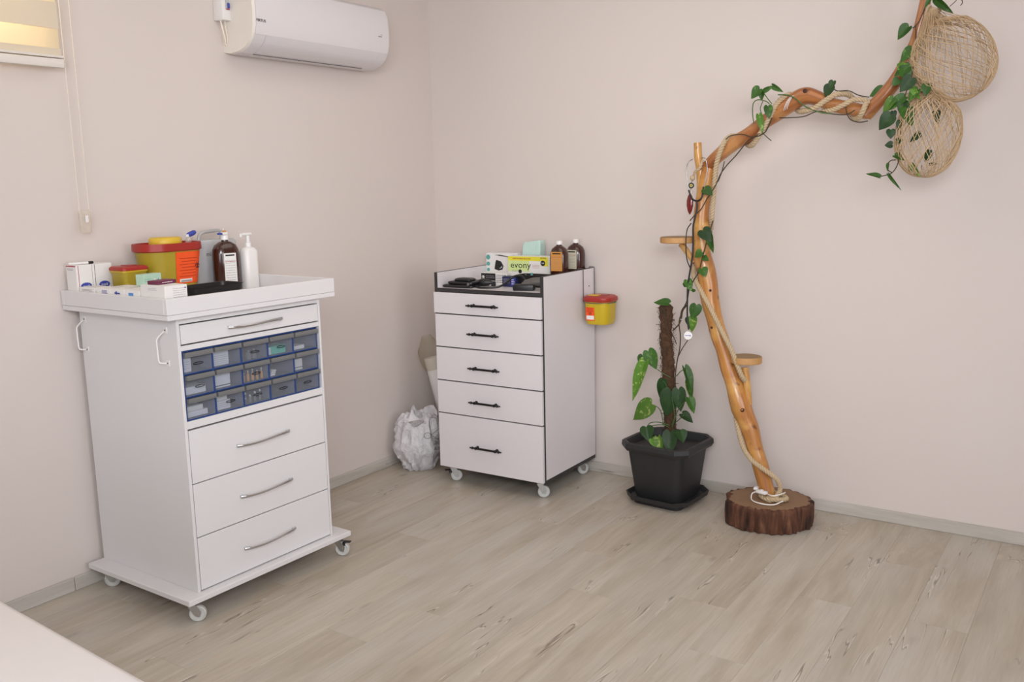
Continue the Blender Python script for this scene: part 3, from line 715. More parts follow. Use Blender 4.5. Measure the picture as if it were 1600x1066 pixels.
# label curved on the front-right
m = MB(); lab = []
rl = lambda z: tuple(a+(b-a)*z/.188 for a, b in zip((.0665, .1045, .0605), (.0845, .1305, .0765)))
ring_pts = lambda z, e: [(x, y) for x, y in rrect(rl(z)[0]+e, rl(z)[1]+e, rl(z)[2]+e, 9)]
idx = list(range(0, 10))
z0_, z1_ = .050, .178
r0_, r1_ = ring_pts(z0_, .0012), ring_pts(z1_, .0012)
r0i, r1i = ring_pts(z0_, .0002), ring_pts(z1_, .0002)
def labstrip(i0, i1, za, zb, e, mat, name):
    m = MB(); A_, B_ = ring_pts(za, e), ring_pts(zb, e); C_, D_ = ring_pts(za, e-.0008), ring_pts(zb, e-.0008); rr = []
    n_ = len(A_)
    def samp(R, f): k = int(math.floor(f)); u = f-k; p, q = R[k % n_], R[(k+1) % n_]; return (p[0]+(q[0]-p[0])*u, p[1]+(q[1]-p[1])*u)
    N = 12
    for k in range(N+1):
        f = i0+(i1-i0)*k/N
        rr.append([(*samp(A_, f), za), (*samp(B_, f), zb), (*samp(D_, f), zb), (*samp(C_, f), za)])
    m.loft(rr); return m.build(name, mat, bt)
labstrip(-.70, 6.0, z0_, z1_, .0014, M['orange'], 'hazard_label')
for k in range(7): labstrip(-.55+.1*(k % 2), 2.3-.2*(k % 3), .150-.012*k, .1525-.012*k, .0020, M['orange_d'], 'label_print')
labstrip(-.55, .5, .056, .069, .0020, M['paper'], 'barcode_patch')
labstrip(-.48, .3, .058, .063, .0026, M['ink_grey'], 'barcode_print')
def biohazard(par, Mx, s, mat):
    m = MB()
    for k in range(3):
        a = PI/2+2*PI*k/3; c = Vector((math.cos(a)*.42, math.sin(a)*.42, 0))
        ang = [a+PI*.25+ (2*PI-PI*.5)*j/14 for j in range(15)]
        pts = [Mx @ ((c+Vector((math.cos(q), math.sin(q), 0))*.36)*s) for q in ang]
        pts = [Mx @ ((c+Vector((math.cos(q+0), math.sin(q+0), 0))*.36)*s) for q in [a+.45+(2*PI-.9)*j/14 for j in range(15)]]
        m.tube(pts, [s*.07]*15, 4)
    m.lathe([(s*.16, 0), (s*.16, s*.02)], 10, M=Mx)
    return m.build('hazard_symbol', mat, par)
pp = ring_pts(.115, .0015); q = Vector((*pp[3], .122)); nrm = Vector((pp[3][0]-.01, (pp[3][1]-.053), 0)).normalized()
xd = Vector((-nrm.y, nrm.x, 0)); biohazard(bt, frameM(q+nrm*.0005, xd), .022, M['ink'])
# test tube with blue stopper lying in the bucket rim, seen above it
tb = onA('capped_tube', 'clear tube with a dark blue stopper leaning out of the bucket rim', 'tube', .100, .436, Zt+.201, 0)
m = MB(); Mx = Matrix.Rotation(-.35, 4, 'X'); m.lathe([(.010, 0), (.012, .003), (.012, .032)], 14, M=Mx); m.build('glass', M['clip'], tb, smooth=40)
m = MB(); Mx = Matrix.Translation((0, .010, .040)) @ Matrix.Rotation(-1.25, 4, 'X'); m.lathe([(.004, -.012), (.0085, -.008), (.010, .0), (.010, .024), (.007, .032)], 14, M=Mx); m.build('stopper', M['ink_blue'], tb, smooth=40)
m = MB(); m.lathe([(.0085, 0), (.0085, .010)], 12, M=Matrix.Translation((0, .001, .032))); m.build('collar', M['paper'], tb, smooth=40)
# grey jug with carry handle against the wall
g = onA('grey_canister', 'light grey canister with a carry handle, behind the brown bottle', 'canister', .031, .600, Zt, 0)
rrloft([(.040, .105, .014, 0), (.042, .108, .016, .004), (.042, .108, .016, .200), (.034, .100, .014, .211)]).build('body', M['grey'], g, smooth=40)
m = MB(); m.tube(crom([(0, -.060, .209), (0, -.052, .232), (0, -.030, .243), (0, .02, .247), (0, .048, .246), (0, .058, .236), (0, .058, .209)], 6), .0075, 10, ell=1.0)
m.build('handle', M['grey_h'], g, smooth=60, label='curved grey carry handle')
m = MB(); m.lathe([(.019, 0), (.019, .0008)], 24, M=Matrix.Translation((.0422, .022, .125)) @ Matrix.Rotation(PI/2, 4, 'Y')); m.build('blue_sticker', M['ink_blue'], g, label='round blue sticker')
text('ml', .026, M['dgrey'], g, frameM((.0424, -.045, .152), YD))
# brown bottle with white label and lancets on the cap
def bottle(name, label, cat, loc, rz, lx, ly, h, labmat, labw, lab_z, lab_rot, inkmat, headline, capmat=None, cap=True):
    t = thing(name, label, cat, loc, rz)
    lv = [(lx*.92, ly*.92, min(lx, ly)*.85, 0), (lx, ly, min(lx, ly)*.92, .008), (lx, ly, min(lx, ly)*.92, h*.66), (lx*.96, ly*.96, min(lx, ly)*.9, h*.74), (lx*.82, ly*.80, min(lx*.82, ly*.80)*.95, h*.82), (lx*.55, ly*.48, min(lx*.55, ly*.48)*.98, h*.875), (.0145, .0145, .0142, h*.89), (.0135, .0135, .0132, h*.925)]
    rrloft(lv, 6).build('bottle', M['brown'], t, smooth=60)
    m = MB()
    m.lathe([(.0165, h*.915), (.0165, h*.99), (.015, h)], 20); m.build('cap', capmat or M['plas_w'], t, smooth=40, label='white screw cap')
    z0, z1 = lab_z; w2 = labw/2
    # label on the broad front (+x) face
    m = MB(); m.box(lx+.0003, lx+.0009, -w2, w2, z0, z1, bev=0); m.build('label', labmat, t)
    MB().box(lx+.0009, lx+.0013, -w2*.75, w2*.75, z1-.012, z1-.006).build('headline', inkmat, t)
    lines_label(t, (lx+.0010, 0, (z0+z1)/2-.008), YD, labw*.82, (z1-z0)*.72, 9, M['ink_grey'], .0014)
    MB().box(lx+.0009, lx+.0013, -w2*.9, w2*.9, (z0+z1)/2+(z1-z0)*.22, (z0+z1)/2+(z1-z0)*.22+.002).build('red_line', M['ink_red'], t)
    return t
bq = bottle('brown_bottle', 'large brown bottle with a white printed label, on the left trolley tray', 'bottle', wA(.146, .585, Zt), AYAW-.22, .039, .057, .232, M['paper'], .054, (.030, .158), 0, M['ink'], None)
MB().box(.0410, .0414, -.024, -.012, .036, .042).build('print_mark', M['ink_blue'], bq)
lan = onA('lancet_cluster', 'small white and blue applicator lying across the brown bottle cap', 'applicator', .146, .585, Zt+.2325, 0)
MB().box(-.012, .012, -.012, .012, 0, .012, bev=.003).build('white_clip', M['plas_w'], lan)
MB().box(-.006, .006, -.034, -.010, .002, .010, bev=.003).build('blue_tip', M['ink_blue'], lan, label='dark blue tip')
MB().box(-.005, .005, -.006, .008, .012, .019, bev=.002).build('brown_tip', M['label_o'], lan, label='amber tip')
MB().box(-.003, .003, -.006, -.002, .019, .030, bev=.001).build('pin', M['plas_w'], lan)
# white pump bottle
pb = onA('pump_bottle', 'tall white pump dispenser bottle, rightmost on the left trolley tray', 'bottle', .176, .681, Zt, .02)
rrloft([(.026, .034, .018, 0), (.028, .036, .020, .004), (.028, .036, .020, .158), (.022, .028, .018, .172), (.012, .013, .0115, .178)], 6).build('bottle', M['plas_w'], pb, smooth=60)
m = MB(); m.lathe([(.014, .177), (.014, .196), (.0085, .198), (.0085, .226)], 18); m.build('collar', M['plas_w'], pb, smooth=40)
m = MB(); m.box(-.012, .012, -.034, .016, .226, .238, bev=.004, seg=2); m.box(-.005, .005, -.042, -.030, .218, .234, bev=.002); m.build('pump_head', M['plas_w'], pb, smooth=40)
# black instrument tray
bk = onA('black_tray', 'shallow black plastic tray between the white cartons and the brown bottle', 'tray', .415, .292, Zt, .06)
m = MB(); oo = [rrect(*q, 4) for q in ((.052, .108, .02), (.062, .121, .025), (.066, .125, .027), (.061, .120, .024), (.050, .106, .018))]
m.loft([[(x, y, z) for x, y in r] for r, z in zip(oo, (.0, .062, .065, .064, .004))]); m.build('tray', M['black'], bk, smooth=30)

# ================================================================== RIGHT TROLLEY (front faces -b)
BO = (.4224, -.5584); BYAW = .0149; BW, BD = .649, .515
def wB(a, b, z=0):
    c, s = math.cos(BYAW), math.sin(BYAW); return (BO[0]+a*c-b*s, BO[1]+a*s+b*c, z)
tb_ = thing('drawer_trolley', 'white trolley with dark edge banding and black cast handles, standing in the corner', 'trolley', (BO[0], BO[1], 0), BYAW)
WB = M['white_b']; Z0b, ZTb, ZDb = .0877, 1.110, 1.0125; T_ = .018
def panel_edge(x0, x1, y0, y1, z0, z1, name, front=True, label=None):
    o = MB().box(x0, x1, y0+.001, y1, z0, z1).build(name, WB, tb_)
    MB().box(x0, x1, y0-.0006, y0+.001, z0, z1).build('edge_band', M['edge'], o, label='dark grey edge band'); return o
for nx, (x0, x1) in enumerate(((0, T_), (BW-T_, BW))):
    o = panel_edge(x0, x1, 0, BD, Z0b+.018, ZTb-.0008, 'side_panel')
    MB().box(x0, x1, -.0006, BD, ZTb-.0008, ZTb).build('edge_band', M['edge'], o)
MB().box(0, BW, 0, BD, Z0b, Z0b+.0175).build('bottom_panel', M['edge'], tb_, label='dark grey bottom board')
MB().box(T_, BW-T_, BD-.008, BD, Z0b+.018, ZTb-.05).build('back_panel', WB, tb_)
o = MB().box(T_+.0003, BW-T_-.0003, .001, BD-.0085, ZDb+.002, ZDb+.020).build('top_shelf', WB, tb_)
MB().box(T_+.0003, BW-T_-.0003, -.0006, .001, ZDb+.002, ZDb+.020).build('edge_band', M['edge'], o, label='dark grey edge band')
ZF = ZDb+.0204
MB().box(T_-.012, BW-T_+.012, -.0012, -.0008, Z0b+.004, ZDb).build('gap_shade_sheet', M['gap'], tb_)  # dark sheet behind the drawers, paints the shade in their gaps
def cast_handle(par, z, x0=.217, x1=.412, y=-.018):
    m = MB(); L = x1-x0; yc = y-.020
    pr = [(.0015, 0), (.0045, .004), (.003, .010), (.006, .014), (.0075, .018), (.004, .024), (.0045, .030), (.008, .036), (.008, .040), (.0055, .044), (.0058, L/2)]
    pr = pr+[(r, L-z_) for r, z_ in pr[-2::-1]]
    m.lathe(pr, 10, M=Matrix.Translation((x0, yc, z)) @ Matrix.Rotation(PI/2, 4, 'Y'))
    for xx in (x0+.038, x1-.038):
        m.lathe([(.0085, 0), (.0085, .003), (.0045, .005), (.0045, .020)], 10, M=Matrix.Translation((xx, y, z)) @ Matrix.Rotation(PI/2, 4, 'X'))
    return m.build('handle', M['black_m'], par, smooth=40, label='black cast turned handle')
lv = [(.9065, 1.0115, .955), (.7345, .9000, .811), (.5595, .7280, .636), (.3855, .5530, .460), (.0925, .3790, .224)]
for z0, z1, hz in lv:
    m = MB().box(.011, BW+.0045-.018+.0, -.018, -.0015, z0, z1, bev=.0012) if False else MB().box(.004 if z0 > .9 else .010, BW-.0005-.012+.006, -.018, -.0015, z0, z1, bev=.001)
    
    d = m.build('drawer', WB, tb_); cast_handle(d, hz)
for (x, y, an, br) in ((.050, .035, .75, -1), (BW-.060, .035, .55, 0), (BW-.065, BD-.06, .9, 0), (.05, BD-.05, .9, 0)): caster(tb_, x, y, Z0b, an, br)
m = MB(); m.lathe([(.004, 0), (.004, .0015)], 10, M=Matrix.Translation((BW, .455, 1.02)) @ Matrix.Rotation(PI/2, 4, 'Y')); m.build('screw', M['dgrey'], tb_)

def onB(name, label, cat, a, b, z=None, rz=0, group=None): return thing(name, label, cat, wB(a, b, ZF if z is None else z), BYAW+rz, group)
XM = (1, 0, 0)
def fM(x, y, z): return frameM((x, y, z), XM)          # text facing -b
# blood pressure cuff
c = onB('blood_pressure_cuff', 'folded black blood pressure cuff lying at the front left of the tray', 'cuff', .118, .075, rz=.05)
for i, (h0, h1, sx, sy, dx) in enumerate(((.0, .016, 1.0, 1.0, 0), (.0165, .032, .82, .86, .012), (.0325, .046, .55, .70, .020))):
    m = MB(); n = 28; rr = []
    for (k_, zz) in ((.90, h0), (1, h0+.004), (1, h1-.004), (.88, h1)):
        ring = []
        for (x, y) in rrect(.092*sx*k_, .052*sy*k_, .018, 6):
            ring.append((x+dx, y, zz+.004*mnoise.noise(Vector((x*30, y*30, i*3)))*(1 if i else .3)+.0))
        rr.append(ring)
    m.loft(rr); m.build('cuff_fold', M['vinyl'], c, smooth=60)
m = MB(); m.lathe([(.007, 0), (.007, .004)], 14, M=Matrix.Translation((.068, -.045, .020)) @ Matrix.Rotation(PI/2, 4, 'X')); m.build('metal_ring', M['steel'], c)
lines_label(c, (.02, .0, .0475), XM, .06, .04, 5, M['dgrey'], .0012, up=YD)
# bulb + hose
hz_ = onB('air_hose', 'black rubber air hose looping from the cuff across the tray', 'hose', .19, .06)
P0 = Vector(wB(.19, .06, ZF)); 
def lB(a, b, z): return (a-.19, b-.06, z)
m = MB(); m.tube(crom([lB(.175, .13, .030), lB(.19, .09, .016), lB(.225, .052, .0065), lB(.29, .040, .0065), lB(.345, .075, .010), lB(.365, .12, .030), lB(.385, .150, .055), lB(.43, .150, .060), lB(.46, .150, .035), lB(.475, .16, .012)], 8), .0052, 8); m.build('hose', M['black'], hz_, smooth=60)
bu = onB('squeeze_bulb', 'black rubber squeeze bulb lying behind the cuff', 'bulb', .215, .14, ZF+.020, .3)
m = MB(); m.lathe([(.004, -.05), (.010, -.045), (.018, -.02), (.019, 0), (.016, .02), (.009, .032), (.006, .045)], 16, M=Matrix.Rotation(PI/2, 4, 'Y')); m.build('bulb', M['black'], bu, smooth=60)
m = MB(); m.box(.035, .058, -.006, .006, -.018, .006, bev=.002); m.build('valve', M['black'], bu)
# white box with monitor picture
t = onB('monitor_box', 'white carton with teal dots and a black device pictured on it', 'box', .122, .472)
MB().box(-.102, .104, -.030, .030, 0, .143, bev=.0012).build('carton', M['card'], t)
MB().box(-.092, .098, -.028, .030, .1432, .146).build('lid_flap', M['card'], t).rotation_euler = (0, 0, 0)
for k, z in enumerate((.122, .086, .054)):
    m = MB(); m.lathe([(.0135-.002*k, 0), (.0135-.002*k, .0005)], 20, M=Matrix.Translation((-.088, -.0302, z)) @ Matrix.Rotation(PI/2, 4, 'X')); m.build('teal_dot', M['teal'], t)
m = MB(); m.lathe([(.014, 0), (.014, .0005)], 20, M=Matrix.Translation((.072, -.0302, .118)) @ Matrix.Rotation(PI/2, 4, 'X')); m.build('teal_dot', M['teal'], t)
m = MB(); m.prism([(-.048, .058), (-.020, .050), (.004, .056), (.012, .075), (-.004, .100), (-.034, .108), (-.04, .098)], 0, .0006, M=fM(0, -.0303, 0)); m.build('device_picture', M['ink'], t)
m = MB(); m.prism([(-.018, .060), (.002, .066), (.006, .078), (-.010, .066)], 0, .0010, M=fM(0, -.0303, 0)); m.build('device_screen', M['grey'], t)
m = MB(); m.prism([(-.048, .134), (.060, .122), (.060, .126), (-.01, .137)], 0, .0006, M=fM(0, -.0303, 0)); m.build('grey_swoosh', M['dgrey'], t)
# glove box
t = onB('glove_box', 'yellow and white evony box standing at the back of the right trolley', 'box', .352, .392)
ew = .133
MB().box(-ew, ew, -.035, .035, 0, .140, bev=.0012).build('carton', M['card'], t)
MB().box(-ew+.001, ew-.02, -.0357, -.0352, .116, .1385).build('yellow_band', M['lemon'], t)
MB().box(-ew+.001, .000, -.0360, -.0353, .060, .116).build('lime_panel', M['lime'], t)
MB().box(ew-.055, ew-.02, -.0360, -.0353, .090, .138).build('yellow_corner', M['lemon'], t)
text('evony', .046, M['ink'], t, fM(-.055, -.0363, .092), sx=1.15)
text('DISPOSABLE GLOVES', .0105, M['red'], t, fM(-.048, -.0362, .127), sx=1.15)
text('NITRIL', .011, M['ink'], t, fM(.085, -.0362, .132), sx=1.1)
m = MB(); m.lathe([(.014, 0), (.014, .0005)], 20, M=Matrix.Translation((.082, -.0362, .106)) @ Matrix.Rotation(PI/2, 4, 'X')); m.build('black_seal', M['ink'], t)
text('100', .011, M['card'], t, fM(.082, -.0371, .106))
lines_label(t, (.04, -.0355, .088), XM, .045, .022, 3, M['ink_red'], .0014)
lines_label(t, (-.085, -.0362, .062), XM, .05, .012, 2, M['ink_grey'], .0012)
lines_label(t, (ew-.009, -.0355, .09), XM, .012, .07, 8, M['ink_grey'], .0012)
m = MB(); m.lathe([(.0105, 0), (.0105, .0005)], 16, M=Matrix.Translation((-.058, -.0362, .060)) @ Matrix.Rotation(PI/2, 4, 'X')); m.build('black_seal', M['ink'], t)
# mint packet
t = onB('mint_packet', 'pale mint wrapped packet standing up behind the evony box', 'packet', .300, .470)
m = MB(); rr = []
for z, k_ in ((0, .96), (.01, 1), (.10, 1), (.19, .98), (.205, .93), (.212, .84)):
    rr.append([(x*k_+.012*z/.2, y*k_+.002*mnoise.noise(Vector((x*40, y*40, z*25))), z+.006*x/.06*(1 if z > .15 else 0)) for x, y in rrect(.058, .030, .010, 4)])
m.loft(rr); m.build('wrap', M['mint'], t, smooth=50)
m = MB(); m.box(.038, .052, -.031, .0302, .05, .20, bev=.004); m.build('side_fold', M['mint'], t)
# small dark carton and others in front
t = onB('small_black_carton', 'black and white carton with a white star mark, in front of the monitor box', 'box', .215, .245)
MB().box(-.080, .080, -.020, .020, 0, .060, bev=.001).build('carton', M['card'], t)
MB().box(-.079, .010, -.0206, -.0202, .020, .058).build('black_panel', M['ink'], t)
m = MB()
for a in range(3): m.box(-.010, .010, -.0016, .0016, 0, .0005, M=fM(-.066, -.0208, .039) @ Matrix.Rotation(a*PI/3, 4, 'Z'))
m.build('star_mark', M['card'], t)
lines_label(t, (-.022, -.0208, .040), XM, .055, .018, 2, M['ink_grey'], .003)
lines_label(t, (.045, -.0204, .032), XM, .06, .045, 5, M['ink'], .0028)
t = onB('leaflet', 'white instruction leaflet lying flat under the black hose', 'paper', .225, .120, rz=-.15)
MB().box(-.06, .06, -.07, .055, 0, .0012).build('sheet', M['paper'], t)
lines_label(t, (0, -.005, .0014), XM, .10, .09, 9, M['ink_grey'], .0016, up=YD)
t = onB('navy_carton', 'small navy blue carton with white print, beside the grey handset', 'box', .355, .190, rz=-.1)
MB().box(-.050, .036, -.025, .025, 0, .052, bev=.001).build('carton', M['navy'], t)
lines_label(t, (-.02, -.0255, .03), XM, .04, .026, 4, M['grey'], .0016)
MB().box(.008, .034, -.0256, -.0252, .004, .048).build('blue_panel', M['ink_blue'], t)
lines_label(t, (.021, -.0260, .027), XM, .018, .03, 3, M['paper'], .004)
vial(wB(.452, .215, ZF), .009, .070, M['clip'], M['teal'], 'slim clear vial with a teal cap behind the navy carton', 'slim_vial')
# grey handset (pistol thermometer)
t = onB('grey_handset', 'dark grey handheld thermometer with a black base, front right of the tray', 'thermometer', .520, .075, rz=.35)
m = MB(); m.box(-.075, .030, -.028, .028, 0, .030, bev=.006, seg=2); m.build('black_base', M['black'], t, smooth=40)
m = MB(); rr = []
for x, hz2, wy in ((-.035, .036, .016), (-.020, .050, .024), (.02, .062, .028), (.065, .066, .028), (.085, .058, .022)):
    rr.append([(x, y, .022+(hz2-.022)*(.5+.5*zz)) for y, zz in [(wy*math.cos(q), math.sin(q)) for q in [2*PI*j/16 for j in range(16)]]])
m.loft(rr); m.build('body', M['dgrey'], t, smooth=60)
# black kidney tray
t = onB('black_rack', 'low black plastic rack in front of the brown bottles', 'rack', .470, .225, rz=.0)
m = MB(); oo = [rrect(*q, 4) for q in ((.085, .035, .015), (.095, .045, .018), (.097, .047, .018), (.092, .042, .016), (.082, .032, .012))]
m.loft([[(x, y, z) for x, y in r] for r, z in zip(oo, (.0, .058, .061, .061, .006))]); m.build('tray', M['black'], t, smooth=30)
# two brown bottles
def bbottle(label, a, b, rz, labmat, h, s=1.0):
    return bottle('brown_bottle', label, 'bottle', wB(a, b, ZF), BYAW+rz, .036*s, .047*s, h, labmat, .060, (.075, .172), 0, M['ink'], None)
bbottle('brown bottle with an amber orange label, left of the pair at the back right', .547, .330, -PI/2+.14, M['label_o'], .226)
bbottle('brown bottle with a cream label, right of the pair at the back right', .566, .468, -PI/2-.08, M['label_c'], .226, 1.06)
# hanging sharps bin on a wire hanger
hx, hb = BW+.088, .415
hg = onB('wire_hanger', 'bent steel wire hanger hooked over the right trolley side', 'hanger', BW, hb, ZTb, 0)
m = MB()
rz0 = .948-ZTb
for bb_ in (.385-hb, .505-hb):
    m.tube([(-.024, bb_, -.03), (-.024, bb_, .003), (-.020, bb_, .0045), (.0035, bb_, .0045), (.0055, bb_, .0), (.0055, bb_, rz0)], .0022, 6)
rc = .0785; cc = Vector((.088, 0, rz0)); a0 = math.atan2(.385-hb, .0055-.088)
ring = [(cc.x+rc*math.cos(q), cc.y+rc*math.sin(q), rz0) for q in [2*PI*j/40 for j in range(41)]]
m.tube(ring, .0022, 6); m.build('wire', M['dgrey'], hg, smooth=60)
t = onB('hanging_sharps_bin', 'small yellow sharps bin with a red lid, hanging on the right trolley side', 'sharps container', hx, hb, .838, 0)
rrloft([(.060, .060, .035, 0), (.064, .064, .038, .012), (.070, .070, .045, .115)], 7).build('bin', M['yel3'], t, smooth=40)
rrloft([(.0765, .0765, .05, .1155), (.079, .079, .052, .122), (.077, .077, .05, .136), (.062, .062, .04, .144)], 7).build('lid', M['red'], t, smooth=35)
MB().box(-.045, .008, -.052, -.010, .1442, .1475, bev=.0012).build('flap', M['yel2'], t, label='yellow lid flap')
MB().box(.015, .045, -.03, .02, .1442, .1465, bev=.001).build('flap_hinge', M['red'], t)
lm = frameM((-.030, -.0667, .060), (1, 0, 0), (0, -.056, 1))
m = MB(); m.box(-.018, .030, -.040, .028, .002, .0026, M=lm); m.build('hazard_label', M['orange'], t)
m = MB(); m.box(-.014, .028, -.034, -.014, .0028, .0033, M=lm); m.build('barcode_patch', M['paper'], t)
m = MB()
for k in range(4): m.box(-.014, .024-.004*(k % 2), .022-.006*k, .0245-.006*k, .0028, .0032, M=lm)
m.build('label_print', M['orange_d'], t)
biohazard(t, lm @ Matrix.Translation((.006, -.004, .003)), .012, M['ink'])
# ================================================================== CORNER CLUTTER
def vnoise(p, s, k=0): return mnoise.noise(Vector((p[0]*s+k, p[1]*s+k*1.7, p[2]*s-k)))
bg = thing('plastic_bag', 'crumpled white plastic bag slumped on the floor in the corner', 'bag', (.168, -.435, 0))
m = MB(); NR, NA = 36, 72; rr = []
for i in range(NR+1):
    t_ = i/NR; z = .265*t_
    r = .148*(1-(1-min(1, t_/.5))**2*.42)
    if t_ > .6: r *= 1-.16*((t_-.6)/.4)**1.3
    ring = []
    for k in range(NA):
        a = 2*PI*k/NA; d = Vector((math.cos(a), math.sin(a), 0)); q = d*r+Vector((0, 0, z))
        cr_ = abs(mnoise.noise(Vector((d.x*1.9+z*3, d.y*1.9, z*8))))*.050+abs(mnoise.noise(Vector((d.x*4.2, d.y*4.2-z*6, z*15+4))))*.018+abs(mnoise.noise(Vector((d.x*9+z*10, d.y*9, z*30))))*.006
        top = 0
        if t_ > .75: top = (t_-.75)/.25*(.055*mnoise.noise(Vector((d.x*2.6, d.y*2.6, 7)))+.01)
        ring.append((q.x*(1-cr_/r*.9), q.y*(1-cr_/r*.9), max(.001, z+top+(.0 if i else 0))))
    rr.append(ring)
m.loft(rr, cap=False)
# the crumpled inside, sinking in from the rim
rr2 = [rr[-1]]
for j in range(1, 8):
    f = 1-j/8.5; rr2.append([(x*f, y*f, z*(1-.0*j)+.030*math.sin(PI*j/8)+.045*mnoise.noise(Vector((x*f*26, y*f*26, 3.1)))-.02*(j > 5)) for x, y, z in rr[-1]])
m.loft(rr2, cap=True)
m.build('bag_body', M['bag'], bg, smooth=50)
def ear(pts, wd, name='handle'):
    m = MB(); P = crom(pts, 6); rr = []
    for i, p in enumerate(P):
        f = i/(len(P)-1); ww = wd*(1-.6*f); e = .004
        rr.append([(p.x+ww*math.cos(q)*.8+.006*mnoise.noise(Vector((q*2, f*6, 1))), p.y-ww*math.cos(q)*.6+.002*math.sin(q), p.z+.010*math.cos(q*3+f*4)+e*math.sin(q)) for q in [2*PI*j/12 for j in range(12)]])
    return m.loft(rr).build(name, M['bag'], bg, smooth=60)
ear([(-.07, -.05, .24), (-.10, -.03, .27), (-.115, -.01, .255)], .05)
ear([(-.05, .0, .26), (-.06, .03, .31), (-.055, .04, .335)], .035)
ear([(.03, .0, .26), (.04, -.01, .31), (.045, .0, .325)], .03)
fb_ = thing('clear_bag', 'rumpled clear plastic sack sagging between the white bag and the trolley', 'bag', (.335, -.26, 0))
m = MB(); rr = []
for i in range(19):
    t_ = i/18; z = .30*t_; r = .075*(1-.35*t_)*(1 if t_ > .08 else .8)
    rr.append([(r*math.cos(q)*(1+.22*mnoise.noise(Vector((math.cos(q)*2, math.sin(q)*2, z*10)))), r*1.4*math.sin(q)*(1+.2*mnoise.noise(Vector((math.cos(q)*3, math.sin(q)*3, z*12+5)))), z+.001) for q in [2*PI*j/28 for j in range(28)]])
m.loft(rr); m.build('film', M['film'], fb_, smooth=60)
# wire whisk-like tangle poking out
wr = thing('wire_tangle', 'dark twisted wire with a ring end poking out beside the trolley', 'wire', atx(670, 680, .37))
ox = wr.location.copy(); m = MB()
F3 = lambda px, py, x=.37: atx(px, py, x)-ox
ringp = [F3(668+5.5*math.cos(q), 681+4.5*math.sin(q)) for q in [2*PI*j/18 for j in range(19)]]
m.tube(ringp, .0014, 5); m.tube(crom([F3(673, 680), F3(681, 674), F3(690, 667)], 5), .0012, 5); m.tube(crom([F3(672, 679), F3(680, 684), F3(689, 690)], 5), .0012, 5)
for k in range(5):
    pts = []
    for j in range(26):
        q = j*.75+k; pts.append(F3(683+5*math.cos(q)+k*.5, 682+j*1.0+3*math.sin(q*1.0), .37+.012*math.sin(q*1.3+k)))
    m.tube(pts, .0009, 4)
m.build('wire', M['dgrey'], wr, smooth=60)
# paper roll in a clear sleeve leaning in the corner
ra = Vector((.200, -.130, .03)); rb = Vector((.078, -.175, .575))
dv = (rb-ra); Lr = dv.length; Mr = Matrix.Translation((0, 0, 0)) @ dv.to_track_quat('Z', 'Y').to_matrix().to_4x4()
rl_ = thing('paper_roll', 'white paper roll leaning in the corner behind the bags', 'paper roll', ra)
m = MB(); m.lathe([(.046, 0), (.048, .002), (.048, Lr-.002), (.046, Lr), (.020, Lr), (.019, Lr-.02)], 32, M=Mr, cap=False); m.build('roll', M['card'], rl_, smooth=40)
m = MB(); m.lathe([(.0185, 0), (.0185, Lr+.001), (.016, Lr+.001), (.016, 0)], 20, M=Mr, cap=False); m.build('core', M['card2'], rl_, smooth=40)
sl = thing('clear_sleeve', 'crumpled clear film sleeve standing up around the paper roll top', 'film', ra)
m = MB(); rr = []
for i in range(15):
    t_ = i/14; z = Lr-.07+.20*t_; r = .056*(1+.25*math.sin(PI*t_))*(1-.55*max(0, t_-.6)/.4)
    rr.append([Mr @ Vector((r*math.cos(q)*(1+.16*mnoise.noise(Vector((math.cos(q)*2, math.sin(q)*2, z*14)))), r*math.sin(q)*(1+.16*mnoise.noise(Vector((math.cos(q)*3, math.sin(q)*3, z*14+3)))), z)) for q in [2*PI*j/30 for j in range(30)]])
m.loft(rr, cap=False); m.build('film', M['film'], sl, smooth=60)

# ================================================================== PLANTER
PC = Vector((1.572, -.232, 0)); pot = thing('potted_climber', 'dark grey square planter with a leafy climber on a mossy pole, by the back wall', 'potted plant', PC, -.07)
Mp = Matrix.Rotation(.07, 4, 'Z')
def cham(l, c): return [(l, -l+c), (l, l-c), (l-c, l), (-l+c, l), (-l, l-c), (-l, -l+c), (-l+c, -l), (l-c, -l)]
def chloft(lv): return MB().loft([[(x, y, z) for x, y in cham(l, c)] for l, c, z in lv])
m = MB(); m.loft([[(x, y, z) for x, y in rrect(l, l, r, 5)] for l, r, z in ((.125, .035, .0), (.128, .036, .022))])
m.loft([[(x, y, z) for x, y in cham(l, c)] for l, c, z in ((.145, .05, .022), (.162, .055, .026), (.168, .056, .050), (.163, .054, .050), (.150, .05, .032))], cap=True)
m.build('saucer', M['pot'], pot, smooth=30, label='chamfered square saucer')
m = MB(); m.loft([[(x, y, z) for x, y in rrect(l, l, r, 6)] for l, r, z in ((.118, .040, .033), (.126, .044, .05), (.149, .042, .262), (.151, .040, .278))]); m.build('planter', M['pot'], pot, smooth=30)
m = MB(); m.loft([[(x, y, z) for x, y in cham(l, c)] for l, c, z in ((.151, .03, .268), (.172, .046, .272), (.181, .050, .288), (.179, .050, .309), (.172, .047, .314), (.160, .040, .311), (.150, .036, .285), (.146, .035, .25))], cap=False)
m.build('rim', M['pot'], pot, smooth=25)
m = MB(); rr = []
for j in range(9):
    f = 1-j/8.6; rr.append([(x*f*.96, y*f*.96, .232+.012*mnoise.noise(Vector((x*f*30, y*f*30, 2)))*(0 if j == 0 else 1)) for x, y in rrect(.147, .147, .03, 5)])
m.loft(rr, cap=True); stuff(m.build('soil', M['soil'], pot, smooth=60))
def PL_(px, py, dy=0): v = at(px, py, PC.y+dy)-PC; return Mp @ v        # in the planter's own frame
MP = (PL_(1047, 676), PL_(1041, 476))
